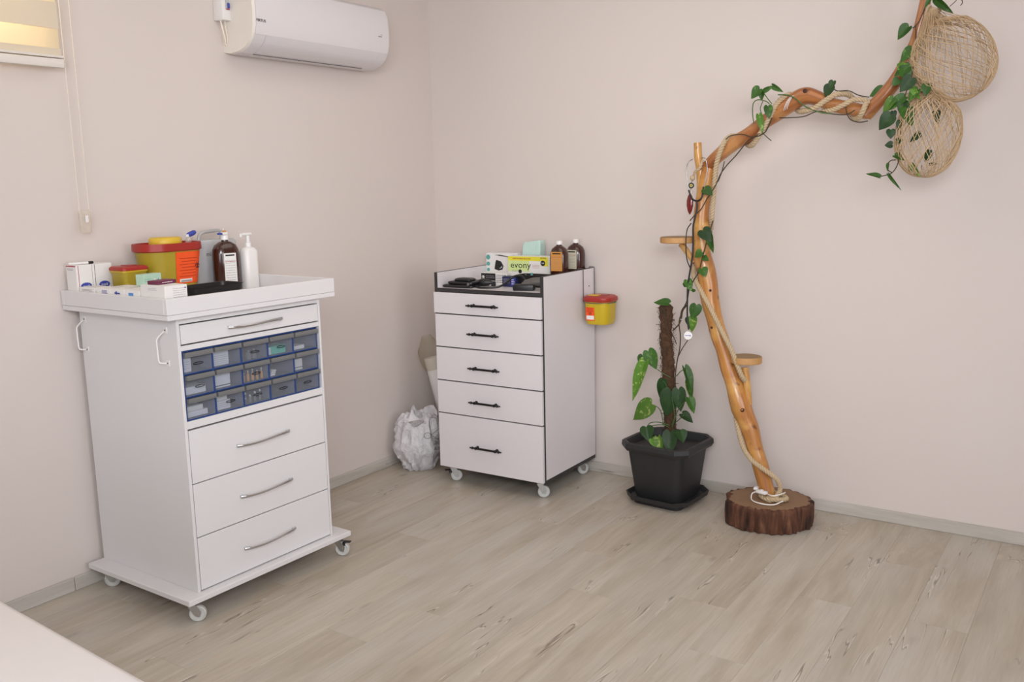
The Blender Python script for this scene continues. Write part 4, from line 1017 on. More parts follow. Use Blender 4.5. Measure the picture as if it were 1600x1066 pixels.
pts = crom([PL_(1048, 690)+Vector((0, 0, .0)), PL_(1046, 640), PL_(1044, 580), PL_(1042, 530), PL_(1040, 476)], 12)
m = MB(); N = len(pts); m.tube(pts, [.0295+.002*math.sin(i*1.9)+.0012*math.sin(i*4.3) for i in range(N-1)]+[.022], 22, disp=.30)
m.build('moss_pole', M['moss'], pot, smooth=70)
m = MB()
for k in range(620):
    i = random.randrange(2, N-1); a = random.uniform(0, 2*PI); p = pts[i]; d = Vector((math.cos(a), math.sin(a), 0))
    q = p+d*.029; e = q+d*.010*random.random()+Vector((random.uniform(-.012, .012), random.uniform(-.012, .012), random.uniform(-.02, .02)))
    m.tube([q, (q+e)/2+d*.004, e], .0009, 3)
stuff(m.build('coir_hairs', M['moss'], pot))
# aerial roots on the pole
m = MB()
for L in ([(1037, 482), (1040, 500), (1044, 520)], [(1031, 520), (1031, 534), (1035, 548), (1040, 552)], [(1034, 486), (1038, 492), (1043, 484)], [(1050, 522), (1054, 530), (1057, 538)]):
    m.tube(crom([PL_(x, y, -.034) for x, y in L], 5), .0022, 6)
m.build('aerial_root', M['stem_d'], pot, smooth=60)
def leaf_mesh(P, Q, wd, nrm, fold=.25, droop=.15, twist=0.0, heart=.22):
    P, Q = Vector(P), Vector(Q); ax = Q-P; L = ax.length; ax.normalize(); nrm = Vector(nrm); nrm = (nrm-ax*nrm.dot(ax)).normalized()
    sd = ax.cross(nrm).normalized()
    if twist: R = Matrix.Rotation(twist, 3, ax); nrm = R @ nrm; sd = R @ sd
    prof = [(0, .0), (.0, .55), (.06, .82), (.16, .98), (.30, 1.0), (.45, .90), (.60, .72), (.75, .48), (.88, .24), (.96, .08), (1, 0.02)]
    NS = 4; vs = []; fs = []
    rows = prof[1:]
    for t_, wv in rows:
        for j in range(-NS, NS+1):
            s_ = j/NS; back = heart*(1-t_)**3*(abs(s_)**.8)*(1-.45*s_*s_)
            tt = t_-back; w_ = wd*wv*s_
            z = fold*abs(w_)-droop*L*(t_**2)*.6+.03*L*math.sin(6*t_)*abs(s_)
            vs.append(P+ax*(tt*L)+sd*w_+nrm*z)
    W2 = 2*NS+1
    for i in range(len(rows)-1):
        for j in range(W2-1): a = i*W2+j; fs.append((a, a+1, a+W2+1, a+W2))
    th = .0006; n0 = len(vs); vs += [v-nrm*th for v in vs]; fs += [tuple(n0+k for k in f[::-1]) for f in fs[:]]
    # rim
    edge = list(range(0, W2))+[i*W2+W2-1 for i in range(1, len(rows))]+[(len(rows)-1)*W2+k for k in range(W2-2, -1, -1)]+[i*W2 for i in range(len(rows)-2, 0, -1)]
    E_ = len(edge)
    for k in range(E_): a, b = edge[k], edge[(k+1) % E_]; fs.append((a, b, n0+b, n0+a))
    return MB().add(vs, fs)
def add_leaves(specs, base, par, toloc, stem_mat):
    for (bx, by, tx, ty, hw, dy0, dy1, mt, fold, tw) in specs:
        P = at(bx, by, base+dy0); Q = at(tx, ty, base+dy1); s_ = pxm(P)
        nrm = (CAM-P).normalized()+Vector((0, 0, .35)); nrm.x += random.uniform(-.25, .25)
        mm = leaf_mesh(P, Q, hw*s_, nrm, fold=fold, droop=random.uniform(.05, .25), twist=tw)
        mm.v = [toloc(v) for v in mm.v]
        mm.build('leaf', M[mt], par, smooth=60, label={'leaf_l': 'pale variegated leaf', 'leaf_d': 'dark green leaf'}.get(mt))
pl_ = lambda v: Mp @ (Vector(v)-PC)
add_leaves([
 (1013, 549, 1026, 578, 11, -.06, -.05, 'leaf', .2, .1), (1008, 566, 985, 628, 10, -.07, -.08, 'leaf_l', .5, .5), (1004, 556, 999, 572, 7, -.05, -.06, 'leaf', .2, .2),
 (1018, 632, 987, 656, 15, -.08, -.09, 'leaf_l', .2, .1), (1036, 594, 1030, 622, 8, -.05, -.05, 'leaf_d', .3, -.3),
 (1049, 612, 1040, 652, 16, -.055, -.07, 'leaf_d', .15, .1), (1060, 609, 1064, 644, 11, -.05, -.06, 'leaf_d', .2, -.1),
 (1070, 576, 1085, 622, 8, -.05, -.06, 'leaf', .5, -.5), (1075, 596, 1082, 626, 6, -.045, -.05, 'leaf_l', .4, -.3), (1076, 622, 1086, 646, 8, -.06, -.07, 'leaf', .3, -.2), (1066, 647, 1083, 660, 8, -.055, -.06, 'leaf_d', .3, -.2),
 (1010, 668, 1014, 690, 11, -.10, -.12, 'leaf_d', .4, .2), (1047, 676, 1046, 712, 12, -.10, -.14, 'leaf_d', .2, 0), (1062, 674, 1068, 692, 10, -.08, -.10, 'leaf_d', .3, -.2), (1028, 684, 1035, 714, 7, -.11, -.14, 'leaf_l', .4, .2),
 (1045, 474, 1021, 472, 7, -.03, -.04, 'leaf', .4, .2), (1019, 686, 1026, 700, 6, -.11, -.13, 'leaf_l', .3, .1)], PC.y, pot, pl_, None)
m = MB()
for L in ([(1048, 590), (1038, 585), (1027, 577)], [(1044, 612), (1040, 600), (1036, 596)], [(1037, 665), (1033, 645), (1028, 637), (1018, 632)], [(1057, 588), (1063, 581), (1069, 577)], [(1056, 660), (1062, 655), (1068, 649)],
          [(1046, 665), (1030, 660), (1016, 661), (1010, 668)], [(1045, 668), (1035, 664), (1018, 666), (1016, 675), (1019, 686)], [(1050, 664), (1054, 650), (1050, 620)], [(1050, 668), (1060, 640), (1074, 624)]):
    m.tube(crom([PL_(x, y, -.045-.012*i) for i, (x, y) in enumerate(L)], 5), .0022, 6)
m.build('petiole', M['stem_g'], pot, smooth=60)

# ================================================================== BRANCH STAND
TY = -.27
lc = Vector((2.090, -.272, 0)); st = thing('branch_stand', 'varnished crooked branch stand on a bark-edged log slice, wound with rope', 'plant stand', lc)
def T(px, py, dy=0): return at(px, py, TY+dy)-lc
def Tl(v): return Vector(v)-lc
# log slice
m = MB(); NA = 96; rr = []; lh = .112
for i, z in enumerate((.0, .006, .03, .056, .085, .104, lh)):
    ring = []
    for k in range(NA):
        a = 2*PI*k/NA; d = Vector((math.cos(a), math.sin(a), 0))
        R = .178+.010*math.sin(2*a+.6)+.006*math.sin(5*a)+.020*mnoise.noise(Vector((d.x*9, d.y*9, z*4)))+.010*mnoise.noise(Vector((d.x*24, d.y*24, z*10)))
        if i in (0, 6): R -= .008
        ring.append((d.x*R, d.y*R, z))
    rr.append(ring)
m.loft(rr); lg = m.build('log_slice', M['bark'], st, smooth=50, label='rough bark-edged log slice')
m = MB(); ring = [(x*.955, y*.955) for x, y, z in rr[-1]]; m.loft([[(x, y, lh+.0003) for x, y in ring], [(x*.99, y*.99, lh+.0022) for x, y in ring]]); m.build('cut_face', M['log_top'], lg)
# main pole
tp = [(1203, 786, 12), (1193, 748, 12), (1180, 700, 13), (1166, 655, 15), (1158, 634, 17.5), (1148, 600, 14), (1135, 560, 13), (1121, 515, 13), (1110, 470, 14), (1103, 425, 15), (1097, 395, 13.5), (1096, 350, 12.5), (1099, 310, 12), (1104, 280, 12), (1109, 262, 11)]
P = crom([T(x, y) for x, y, r in tp], 8); R = [r*pxm(at(1150, 500)) for r in crom1([r for x, y, r in tp], 8)]
P[0].z = lh-.004
MB().tube(P, R, 24, disp=.16).build('pole', M['trunk'], st, smooth=70)
bp = [(1103, 262, 9), (1118, 247, 11), (1142, 228, 12), (1170, 210, 12.5), (1196, 190, 11.5), (1226, 169, 12), (1245, 156, 13), (1262, 150, 13), (1282, 155, 11), (1304, 164, 10.5), (1332, 171, 10.5), (1352, 175, 10), (1362, 176, 8)]
P2 = crom([T(x, y) for x, y, r in bp], 8); R2 = [r*pxm(at(1250, 170)) for r in crom1([r for x, y, r in bp], 8)]
MB().tube(P2, R2, 22, disp=.18, seedv=3).build('arching_branch', M['branch'], st, smooth=70)
bp = [(1352, 180, 11), (1366, 165, 11), (1384, 146, 11), (1400, 126, 10.5), (1415, 100, 10), (1430, 65, 9), (1440, 30, 8.5), (1446, 0, 8), (1452, -40, 8), (1458, -90, 7)]
P3 = crom([T(x, y) for x, y, r in bp], 8); R3 = [r*pxm(at(1400, 100)) for r in crom1([r for x, y, r in bp], 8)]
MB().tube(P3, R3, 20, disp=.12, seedv=6).build('upper_branch', M['branch'], st, smooth=70)
bp = [(1090, 223, 6), (1091, 245, 6.4), (1094, 262, 7), (1096, 290, 7.5), (1095, 330, 8)]
P4 = crom([T(x, y, -.004) for x, y, r in bp], 6); R4 = [r*pxm(at(1090, 250)) for r in crom1([r for x, y, r in bp], 6)]
MB().tube(P4, R4, 16, disp=.08).build('branch_stub', M['stub'], st, smooth=70, label='pale cut branch stub')
bp = [(1085, 410, 4), (1078, 400, 5), (1071, 390, 5), (1064, 381, 5)]
MB().tube(crom([T(x, y, .0) for x, y, r in bp], 5), [.014]*16, 12, disp=.1).build('shelf_bracket', M['stub'], st, smooth=70)
bp = [(1170, 632, 7), (1168, 610, 6), (1166, 590, 6), (1164, 574, 6)]
MB().tube(crom([T(x, y, .0) for x, y, r in bp], 5), [.016]*16, 12, disp=.1).build('shelf_bracket', M['stub'], st, smooth=70)
for nm__, (cx, cy), r, th in (('upper', (1059, 375), .078, .026), ('lower', (1166, 562), .066, .030)):
    c_ = T(cx, cy, 0); m = MB(); rr = []
    for z, k in ((-th/2, .96), (-th/2+.003, 1), (th/2-.002, 1), (th/2, .985)):
        rr.append([(c_.x+r*k*math.cos(a)*(1+.05*math.sin(2*a+1)), c_.y+r*k*math.sin(a)*(1+.03*math.cos(3*a)), c_.z+z) for a in [2*PI*j/48 for j in range(48)]])
    m.loft(rr); o = m.build('round_shelf', M['disc_side'], st, smooth=40, label='small round wood slice shelf')
    m = MB(); m.loft([[(c_.x+(x-c_.x)*.97, c_.y+(y-c_.y)*.97, z+.0004) for x, y, z in rr[-1]], [(c_.x+(x-c_.x)*.965, c_.y+(y-c_.y)*.965, z+.0016) for x, y, z in rr[-1]]]); m.build('cut_face', M['disc_top'], o)
# knots
def knot(px, py, dy, r):
    c_ = T(px, py, dy); d = (CAM-at(px, py, TY)).normalized(); Mx = Matrix.Translation(c_) @ d.to_track_quat('Z', 'Y').to_matrix().to_4x4()
    m = MB(); m.lathe([(r, -.006), (r*.9, .002), (r*.62, .004), (r*.5, .001), (r*.1, .0005)], 16, M=Mx); m.build('knot', M['bark'], st, smooth=60)
knot(1160, 641, -.045, .010); knot(1110, 454, -.040, .006); knot(1112, 512, -.036, .006); knot(1094, 263, -.036, .007); knot(1258, 142, -.034, .010)
# rope
def rope(pts, r, par, name='rope', pitch=.040, toloc=None, mat='rope', strands=3, n=6, label=None):
    P = [Vector(p) for p in pts]; out_ = []
    # resample evenly
    L = [0]
    for a, b in zip(P, P[1:]): L.append(L[-1]+(b-a).length)
    N = max(8, int(L[-1]/.0065)); Q = []; j = 0
    for i in range(N+1):
        s_ = L[-1]*i/N
        while j < len(L)-2 and L[j+1] < s_: j += 1
        u = (s_-L[j])/max(1e-9, L[j+1]-L[j]); Q.append(P[j].lerp(P[j+1], u))
    m = MB(); T_ = [(Q[min(i+1, N)]-Q[max(i-1, 0)]).normalized() for i in range(N+1)]
    nr = Vector((0, 1, 0)).cross(T_[0]); nr = nr.normalized() if nr.length > .1 else Vector((1, 0, 0)); fr = []
    for i in range(N+1): nr = (nr-T_[i]*nr.dot(T_[i])).normalized(); fr.append((nr.copy(), T_[i].cross(nr)))
    for k in range(strands):
        pts2 = []
        for i in range(N+1):
            a = 2*PI*(L[-1]*i/N/pitch+k/strands); pts2.append(Q[i]+r*.60*(fr[i][0]*math.cos(a)+fr[i][1]*math.sin(a)))
        m.tube(pts2, r*.50, n)
    return m.build(name, M[mat], par, smooth=70, label=label)
F, B_ = -.052, .045
rp = [T(1206, 788, -.030), T(1196, 793, -.060), T(1215, 795, -.050), T(1229, 786, -.015), T(1214, 778, .035), T(1192, 780, .015), T(1190, 787, -.040)]
rp = [Vector((p.x, p.y, lh+.0165)) for p in rp]
rp += [T(1206, 782, -.055), T(1218, 768, -.02), T(1216, 753, -.03), T(1205, 742, F), T(1187, 729, F), T(1172, 716, F+.01), T(1161, 698, -.035), T(1154, 672, -.02), T(1150, 650, .0), T(1152, 630, B_), T(1162, 612, B_), T(1167, 600, .02), T(1160, 590, -.035), T(1154, 576, F+.002), T(1143, 548, F-.002), T(1131, 524, F-.002), T(1120, 502, F), T(1107, 476, F), T(1094, 452, F+.01), T(1086, 436, -.03), T(1084, 420, .0), T(1092, 400, B_), T(1104, 380, B_), T(1110, 360, .03), T(1112, 340, -.015), T(1114, 315, -.02), T(1116, 290, -.025), T(1118, 265, -.035), T(1122, 246, -.045), T(1130, 226, -.040), T(1140, 214, .0), T(1155, 214, .04), T(1168, 226, .03), T(1176, 226, -.015), T(1187, 210, -.046), T(1198, 192, -.044), T(1206, 176, -.035), T(1216, 160, -.02), T(1228, 150, -.02), T(1238, 150, .03), T(1246, 172, .025), T(1258, 173, -.025), T(1274, 168, -.045), T(1290, 157, -.042), T(1306, 148, -.03), T(1322, 147, .005), T(1332, 155, .03), T(1330, 178, .03), T(1340, 185, -.012), T(1348, 174, -.043), T(1354, 160, -.03)]
RP = crom(rp, 7)
rope(RP, .0115, st, label='thick jute rope')
rope(crom([T(1284, 174, -.02), T(1300, 172, -.042), T(1318, 164, -.046), T(1334, 156, -.036), T(1352, 157, -.025), T(1362, 165, .0)], 7), .0105, st)
# small rope tail on the stub
rope(crom([T(1098, 250, -.025), T(1094, 262, -.042), T(1086, 268, -.040), T(1084, 276, -.03), T(1082, 282, -.028)], 6), .006, st, label='thin knotted rope end')
m = MB(); m.lathe([(.002, -.012), (.010, -.008), (.012, 0), (.009, .008), (.002, .012)], 12, M=Matrix.Translation(T(1082, 278, -.03))); m.build('rope_knot', M['rope'], st, smooth=60)
# rope up the upper branch with a big knot
rope(crom([T(1400, 158, -.05), T(1412, 152, -.052), T(1426, 146, -.045), T(1432, 132, -.03), T(1428, 112, -.02), T(1432, 92, -.012), T(1440, 72, -.025), T(1443, 52, -.03), T(1447, 30, -.035), T(1452, 8, -.03)], 7), .011, st)
kp = []
for j in range(40): q = j*.48; kp.append(T(1437+9*math.cos(q)*(1-.2*math.sin(q*.37)), 122+j*.42+6*math.sin(q), -.035+.018*math.sin(q*.8)))
rope(kp, .0085, st, name='rope_knot', label='lumpy rope knot')
# thread windings
m = MB()
for k in range(3):
    pts = []
    for j in range(21): a = 2*PI*j/20; c_ = T(1233+k*2.6, 163-k*1.4, 0); pts.append(c_+Vector((.012*math.cos(a)*0+math.sin(a)*.018, -.043*math.cos(a), math.sin(a)*.038)))
    m.tube(pts, .0014, 5)
m.build('thread_winding', M['string'], st, smooth=60)
# white lamp cord with switch at the foot
lw = thing('inline_switch', 'white cord with a small white switch lying on the log slice', 'switch', T(1190, 785, -.055)+lc)
lw.location.z = lh+.0035+.001; o0 = lw.location.copy()
def LW(px, py, dy, z=None): v = at(px, py, TY+dy); v.z = lh+.004 if z is None else z; return v-o0
MB().box(-.026, .026, -.013, .013, .030, .046, bev=.006, seg=2, M=Matrix.Rotation(-.25, 4, 'Z')).build('switch_body', M['plas_w'], lw, smooth=40)
MB().box(-.006, .006, -.004, .004, .046, .050, bev=.001, M=Matrix.Rotation(-.25, 4, 'Z')).build('rocker', M['plas_w'], lw)
m = MB(); m.tube(crom([Vector((.024, -.006, .036)), Vector((.06, -.03, .040)), Vector((.085, .0, .042)), Vector((.09, .05, .036))], 6), .0028, 6)
m.tube(crom([Vector((-.024, .006, .036)), Vector((-.045, .0, .022)), Vector((-.03, -.04, .006)), Vector((.02, -.058, .004)), Vector((.07, -.050, .006)), Vector((.10, -.01, .016))], 6), .0028, 6)
m.build('cord', M['string'], lw, smooth=60)
MB().box(-.044, -.022, .018, .046, .034, .048, bev=.004, M=Matrix.Rotation(.1, 4, 'Z')).build('plug', M['plas_w'], lw)

# ---- climbing vine
vn = thing('climbing_vine', 'green heart-leaved vine climbing the branch stand from the planter to the nets', 'vine', PC+Vector((.02, 0, .27)))
vo = vn.location.copy(); V = lambda px, py, dy=0: at(px, py, TY+dy)-vo
def stem(L, r, mat, label=None): MB().tube(crom([V(*p) for p in L], 7), r, 7).build('stem', M[mat], vn, smooth=60, label=label)
stem([(1055, 672, -.0), (1056, 620, -.01), (1055, 590, -.01), (1058, 565, -.02), (1062, 545, -.03), (1063, 525, -.03), (1061, 505, -.03), (1064, 492, -.03), (1070, 478, -.04), (1074, 468, -.05), (1077, 452, -.055), (1084, 438, -.06), (1092, 424, -.065), (1097, 405, -.065), (1101, 390, -.06), (1106, 372, -.06), (1112, 352, -.04), (1114, 345, -.03)], .0028, 'stem_d', 'woody brown stem')
stem([(1060, 557, -.02), (1066, 545, -.04), (1076, 530, -.06)], .0022, 'stem_d')
stem([(1052, 516, -.03), (1060, 508, -.03), (1064, 500, -.03)], .0035, 'stem_d')
stem([(1064, 498, -.03), (1066, 486, -.035), (1072, 477, -.045)], .0055, 'stem_d')
stem([(1078, 345, -.05), (1086, 336, -.06), (1096, 326, -.06), (1104, 312, -.055), (1112, 300, -.05), (1120, 286, -.03), (1126, 272, -.02), (1136, 258, -.02), (1150, 243, -.02), (1162, 228, -.04), (1172, 217, -.05), (1186, 212, -.055), (1196, 206, -.05), (1202, 194, -.05), (1206, 184, -.045)], .0025, 'stem_d')
stem([(1122, 284, -.03), (1128, 268, -.03), (1132, 252, -.03)], .0022, 'stem_d')
stem([(1134, 218, -.045), (1142, 212, -.045), (1160, 210, -.05), (1176, 214, -.055), (1188, 208, -.055)], .0022, 'stem_d')
stem([(1214, 184, -.01), (1232, 184, -.04), (1256, 182, -.04), (1278, 174, -.045), (1300, 178, -.045), (1322, 179, -.045), (1336, 172, -.045)], .0022, 'stem_d')
stem([(1216, 148, -.03), (1236, 150, -.045), (1258, 166, -.05), (1280, 175, -.05), (1300, 178, -.045)], .0026, 'stem_g')
stem([(1300, 136, -.02), (1308, 142, -.02), (1326, 142, -.03), (1342, 149, -.03), (1358, 152, -.02)], .0022, 'stem_d')
stem([(1334, 158, -.04), (1324, 160, -.045), (1322, 172, -.045), (1328, 186, -.04), (1342, 191, -.03), (1356, 189, -.02)], .0022, 'stem_d')
stem([(1178, 193, -.05), (1176, 178, -.05), (1177, 162, -.05), (1184, 156, -.05), (1196, 158, -.05), (1202, 162, -.05)], .0022, 'stem_g')
stem([(1192, 182, -.05), (1188, 170, -.05), (1192, 158, -.05)], .0018, 'stem_g')
stem([(1206, 162, -.04), (1198, 152, -.05), (1192, 143, -.05)], .002, 'stem_g')
stem([(1190, 206, -.055), (1196, 212, -.06), (1205, 220, -.06)], .0018, 'stem_d')
stem([(1456, -12, -.04), (1446, 10, -.06), (1438, 30, -.07), (1431, 40, -.07), (1426, 44, -.07)], .0022, 'stem_d')
stem([(1431, 40, -.07), (1431, 62, -.07), (1429, 90, -.075), (1424, 120, -.08), (1414, 150, -.08), (1410, 175, -.08), (1408, 200, -.085), (1407, 225, -.085), (1405, 245, -.085), (1402, 258, -.085), (1396, 268, -.085), (1388, 273, -.085), (1374, 276, -.085)], .0020, 'stem_d')
stem([(1484, 10, -.04), (1492, 3, -.04), (1498, -4, -.04)], .0014, 'stem_d')
stem([(1500, -4, -.04), (1504, 3, -.04), (1501, 9, -.04)], .0016, 'stem_d')
stem([(1400, 250, -.085), (1392, 251, -.085), (1386, 258, -.085), (1388, 266, -.085), (1394, 270, -.085)], .0020, 'stem_d')
stem([(1440, 258, -.08), (1440, 266, -.08)], .0014, 'stem_d')
leaves = [
 (1101, 295, 1113, 304, 8, -.06, -.07, 'leaf', .1, 0), (1098, 360, 1112, 377, 11, -.07, -.08, 'leaf_d', .15, 0), (1110, 368, 1112, 396, 7, -.065, -.07, 'leaf', .4, .4),
 (1096, 394, 1085, 402, 7, -.07, -.08, 'leaf', .2, .1), (1099, 402, 1107, 407, 5, -.07, -.08, 'leaf', .2, 0), (1097, 420, 1103, 432, 8, -.07, -.08, 'leaf', .2, -.1), (1074, 438, 1080, 455, 7, -.06, -.07, 'leaf', .3, .1), (1072, 444, 1069, 449, 5, -.06, -.06, 'leaf', .2, 0),
 (1088, 477, 1082, 500, 10, -.05, -.06, 'leaf', .15, 0), (1084, 496, 1079, 520, 8, -.045, -.05, 'leaf_l', .35, .2), (1075, 497, 1078, 512, 5, -.04, -.05, 'leaf_d', .35, .2), (1084, 452, 1082, 457, 4, -.06, -.06, 'leaf', .2, 0),
 (1187, 139, 1173, 154, 9, -.05, -.06, 'leaf', .3, .1), (1190, 144, 1190, 157, 5, -.05, -.055, 'leaf', .3, .1), (1194, 142, 1208, 134, 4, -.05, -.05, 'leaf', .4, .5), (1207, 134, 1223, 144, 4.5, -.05, -.06, 'leaf', .4, .5),
 (1200, 166, 1202, 185, 7, -.06, -.07, 'leaf', .2, 0), (1186, 180, 1192, 208, 5.5, -.06, -.07, 'leaf_l', .3, -.1),
 (1302, 127, 1296, 140, 6, -.03, -.04, 'leaf_d', .3, .1), (1298, 134, 1289, 152, 9, -.03, -.04, 'leaf_d', .2, .1),
 (1380, 140, 1358, 150, 9, .03, .02, 'leaf', .1, 0), (1420, 42, 1402, 62, 10, -.08, -.09, 'leaf', .5, .5), (1424, 76, 1406, 98, 8.5, -.08, -.09, 'leaf', .15, .1),
 (1404, 104, 1424, 102, 6, -.09, -.09, 'leaf_l', .4, .4), (1420, 104, 1396, 118, 9, -.09, -.10, 'leaf', .2, .1), (1412, 108, 1420, 126, 10, -.095, -.10, 'leaf', .2, -.1), (1404, 124, 1394, 134, 7, -.08, -.09, 'leaf', .2, .1),
 (1424, 122, 1406, 144, 11, -.10, -.11, 'leaf_d', .15, 0), (1434, 140, 1418, 158, 9, -.10, -.11, 'leaf', .3, .2), (1426, 138, 1438, 156, 5, -.10, -.11, 'leaf_l', .4, .4), (1449, 132, 1446, 150, 8, -.10, -.11, 'leaf', .3, 0),
 (1412, 152, 1384, 172, 9, -.09, -.10, 'leaf', .3, .3), (1396, 154, 1378, 178, 8, -.085, -.095, 'leaf_l', .3, .3), (1392, 180, 1373, 203, 12, -.09, -.10, 'leaf_d', .15, .1), (1396, 174, 1397, 186, 5, -.085, -.09, 'leaf_d', .1, 0),
 (1412, 160, 1410, 184, 9, -.095, -.10, 'leaf_d', .2, 0), (1414, 168, 1426, 197, 11, -.10, -.115, 'leaf', .15, -.1), (1408, 190, 1402, 203, 6, -.09, -.10, 'leaf_d', .5, .4), (1392, 203, 1392, 217, 7.5, -.09, -.095, 'leaf_d', .1, 0),
 (1407, 218, 1400, 227, 6, -.09, -.10, 'leaf_d', .4, .3), (1394, 226, 1382, 227, 6, -.09, -.095, 'leaf_d', .15, 0), (1398, 243, 1413, 250, 6, -.09, -.095, 'leaf', .4, -.3), (1374, 277, 1353, 270, 5, -.09, -.095, 'leaf', .5, .5),
 (1389, 273, 1407, 298, 2.6, -.09, -.10, 'leaf', .6, .5), (1424, 257, 1437, 277, 5, -.08, -.09, 'leaf_l', .4, .4), (1453, 257, 1465, 255, 2.5, -.08, -.08, 'leaf_d', .4, .4), (1463, 0, 1488, 21, 6, -.05, -.06, 'leaf', .6, .5), (1388, 256, 1386, 268, 3, -.09, -.09, 'leaf', .4, .4), (1456, -6, 1444, 12, 4, -.06, -.07, 'leaf', .4, .3)]
add_leaves(leaves, TY, vn, lambda v: Vector(v)-vo, None)

# ---- woven jute nets
def net(c_px, rx, rz, tilt, label, top_px, ndir, necks):
    c_ = at(*c_px, TY-.03); t = thing('jute_net_ball', label, 'net', c_)
    Mx = Matrix.Rotation(tilt, 4, 'Y'); NS = 44; m = MB(); rnd = random.Random(int(c_px[0]))
    def pt(u, a, k):
        z = rz*math.cos(PI*u); rr_ = rx*math.sin(PI*min(1, u))**.85
        if u < .30: rr_ = max(rr_*(u/.30)**.45, .012)
        return Mx @ Vector((rr_*k*math.cos(a), rr_*k*math.sin(a), z))
    for dirn in (1, -1):
        for s_ in range(NS):
            a0 = 2*PI*s_/NS+rnd.uniform(-.06, .06); tw = dirn*rnd.uniform(1.0, 1.35); kk = 1+rnd.uniform(-.012, .012)
            pts = []
            for i in range(30):
                u = .04+.93*i/29; a = a0+tw*(u-.5)*2+.05*math.sin(u*9+s_); pts.append(pt(u, a, kk+.010*math.sin(u*14+s_*2)))
            m.tube(pts, rnd.choice((.0009, .0012, .0015)), 4)
    for s_ in range(26):
        a0 = rnd.uniform(0, 2*PI); pts = []
        for i in range(26): u = .04+.93*i/25; pts.append(pt(u, a0+rnd.uniform(-.25, .25)*.2+.4*math.sin(u*3+s_), 1.005))
        m.tube(pts, .0010, 4)
    stuff(m.build('net', M['jute'], t, smooth=60))
    # gathered neck
    m = MB(); tp_ = Mx @ Vector((0, 0, rz)); end = at(*top_px, TY-.03)-c_
    for s_ in range(110):
        a = 2*PI*s_/110+rnd.uniform(-.1, .1); u = .05+.30*rnd.random(); p0 = pt(u, a, 1.0)
        q = end+Vector((math.cos(a)*.020, math.sin(a)*.020, rnd.uniform(-.025, .02))); mid = p0.lerp(q, .5)*.97+Vector((math.cos(a)*.004, math.sin(a)*.004, 0))
        m.tube(crom([p0, mid, q], 4), .0012, 4)
    stuff(m.build('gathered_neck', M['jute'], t, smooth=60))
    # binding around the neck
    m = MB(); dv = (end-tp_); pts = []
    for j in range(90): a = j*.9; pts.append(end-dv.normalized()*(.03-.0006*j)+Vector((math.cos(a)*.0245, math.sin(a)*.0245, 0)))
    m.tube(pts, .0016, 5); m.build('binding', M['jute'], t, smooth=60)
    return t
n1 = net((1489, 91), .142, .165, -.62, 'upper woven jute net ball, hanging by the wall at the top right', (1457, 22), 1, 1)
n2 = net((1450, 210), .120, .165, .10, 'lower woven jute net ball, hanging just below the other one', (1437, 140), 1, 1)
# dry leaves inside the lower net
for k, (x, y) in enumerate(((1462, 175), (1452, 236), (1436, 208))):
    P_ = at(x, y, TY-.03); o = leaf_mesh((0, 0, 0), (.012, .0, -.045), .016, (.2, -1, .3)).build('loose_leaf', M['leaf_d'], None, smooth=60)
    o.location = P_; o.rotation_euler = (0, .5*k, .3*k)
    tag(o, ('dark green leaf caught at the top of the lower net ball', 'dark green leaf caught at the bottom of the lower net ball', 'dark green leaf caught at the left side of the lower net ball')[k], 'leaf')

# ---- stethoscope
sc = thing('stethoscope', 'black stethoscope hung on the branch stand, its white disc dangling', 'stethoscope', at(1088, 300, TY-.05)); so = sc.location.copy()
Sx = lambda px, py, dy=-.05: at(px, py, TY+dy)-so
m = MB(); m.tube(crom([Sx(1082, 249, -.035), Sx(1076, 253), Sx(1073, 262), Sx(1073, 275), Sx(1075, 290), Sx(1077, 300)], 7), .0022, 7)
m.tube(crom([Sx(1096, 247, -.04), Sx(1101, 247), Sx(1104, 254), Sx(1105, 265), Sx(1103, 280), Sx(1100, 292)], 7), .0022, 7); m.build('headset', M['steel'], sc, smooth=60, label='steel ear tubes')
m = MB(); m.tube(crom([Sx(1076, 297), Sx(1079, 306), Sx(1083, 312), Sx(1089, 314, -.058), Sx(1095, 311, -.058), Sx(1098, 303, -.055), Sx(1099, 292)], 7), .0042, 8)
m.tube(crom([Sx(1089, 314, -.058), Sx(1089, 325, -.058), Sx(1086, 340, -.06), Sx(1083, 355, -.062), Sx(1083, 375, -.06), Sx(1082, 400, -.06), Sx(1078, 425, -.06), Sx(1075, 445, -.06), Sx(1074, 470, -.06), Sx(1074, 495, -.062), Sx(1076, 515, -.062)], 8), .0044, 8)
m.tube(crom([Sx(1080, 349, -.05), Sx(1074, 358, -.05), Sx(1072, 372, -.06), Sx(1072, 395, -.05), Sx(1074, 408, -.05), Sx(1078, 418, -.055)], 6), .0024, 6)
m.build('tubing', M['black'], sc, smooth=60)
m = MB(); Mx = Matrix.Translation(Sx(1075, 524.5, -.065)) @ (CAM-at(1075, 525)).normalized().to_track_quat('Z', 'Y').to_matrix().to_4x4()
m.lathe([(.018, -.004), (.0215, -.002), (.0215, .002), (.019, .0035)], 28, M=Mx); m.build('chest_piece', M['steel'], sc, smooth=40)
m = MB(); m.lathe([(.0186, .0036), (.0186, .0042)], 28, M=Mx); m.build('diaphragm', M['card'], sc, label='white round diaphragm')
m = MB(); m.box(-.013, .008, -.0012, .0012, .0044, .0048, M=Mx); m.lathe([(.0028, .0044), (.0028, .0048)], 12, M=Mx @ Matrix.Translation((.010, -.001, 0))); m.build('print', M['ink_blue'], sc)
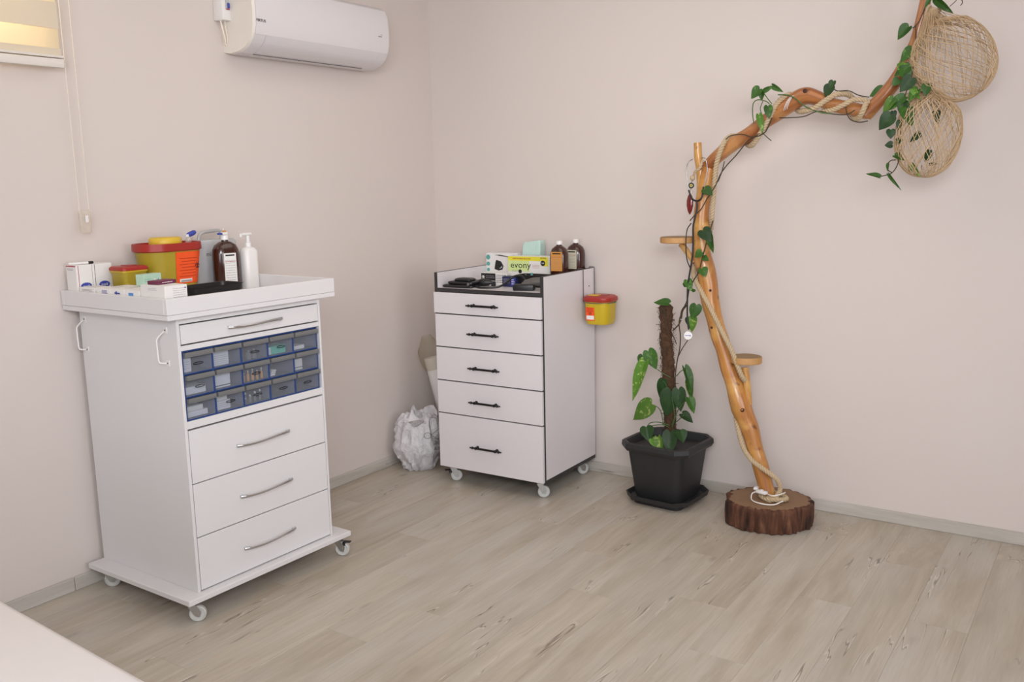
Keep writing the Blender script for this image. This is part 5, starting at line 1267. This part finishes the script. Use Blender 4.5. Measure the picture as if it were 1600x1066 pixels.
# ---- garnet pendant with bead
pn = thing('bead_pendant', 'dark red drop pendant with an eye bead hanging left of the pole', 'pendant', at(1079, 300, TY-.03)); po = pn.location.copy()
Px = lambda px, py, dy=-.03: at(px, py, TY+dy)-po
m = MB(); m.tube(crom([Px(1084, 278), Px(1081, 284), Px(1080, 292), Px(1079, 300)], 5), .0012, 5); m.build('cord', M['stem_d'], pn)
m = MB(); Mx = Matrix.Translation(Px(1080, 290, -.04)) @ (CAM-at(1080, 290)).normalized().to_track_quat('Z', 'Y').to_matrix().to_4x4()
m.lathe([(.011, -.003), (.013, 0), (.011, .003)], 18, M=Mx); m.build('bead', M['ink'], pn, smooth=40)
m = MB(); m.lathe([(.0065, .0032), (.0065, .0038)], 14, M=Mx); m.build('bead_eye', M['yel3'], pn, label='pale yellow ring'); m = MB(); m.lathe([(.003, .0039), (.003, .0044)], 10, M=Mx); m.build('bead_pupil', M['ink'], pn)
m = MB(); c_ = Px(1079.5, 299, -.035); m.lathe([(.002, -.014), (.008, -.009), (.009, 0), (.006, .010), (.002, .013)], 14, M=Matrix.Translation(c_)); m.build('clear_bead', M['clip'], pn, smooth=60)
m = MB(); c_ = Px(1078, 318, -.03); m.lathe([(.002, -.050), (.010, -.035), (.016, -.010), (.016, .012), (.010, .034), (.002, .045)], 16, sx=1, sy=.45, M=Matrix.Translation(c_)); m.build('drop', M['maroon'], pn, smooth=60, label='dark red stone drop')

# ================================================================== TREATMENT BED (nearest, lower left)
be = thing('treatment_bed', 'white padded treatment bed, its edge cutting the lower left corner', 'bed', (1.95, -3.69, 0), -.068)
bx0, bx1, by0_, by1_ = -.98, .80, -.33, .33
m = MB(); m.loft([[(x, y, z) for x, y in [( (bx0+bx1)/2+xx, yy) for xx, yy in rrect((bx1-bx0)/2-k, .33-k, .05, 6)]] for k, z in ((.012, .60), (.0, .612), (-.0, .680), (.006, .694), (.018, .700))]); m.build('mattress', M['bed'], be, smooth=60)
MB().box(bx0+.05, bx1-.05, -.28, .28, .54, .5995, bev=.004).build('frame', M['white'], be)
for sx_ in (bx0+.10, bx1-.10):
    for sy_ in (-.24, .24): MB().box(sx_-.025, sx_+.025, sy_-.025, sy_+.025, 0, .5395, bev=.003).build('leg', M['white'], be)
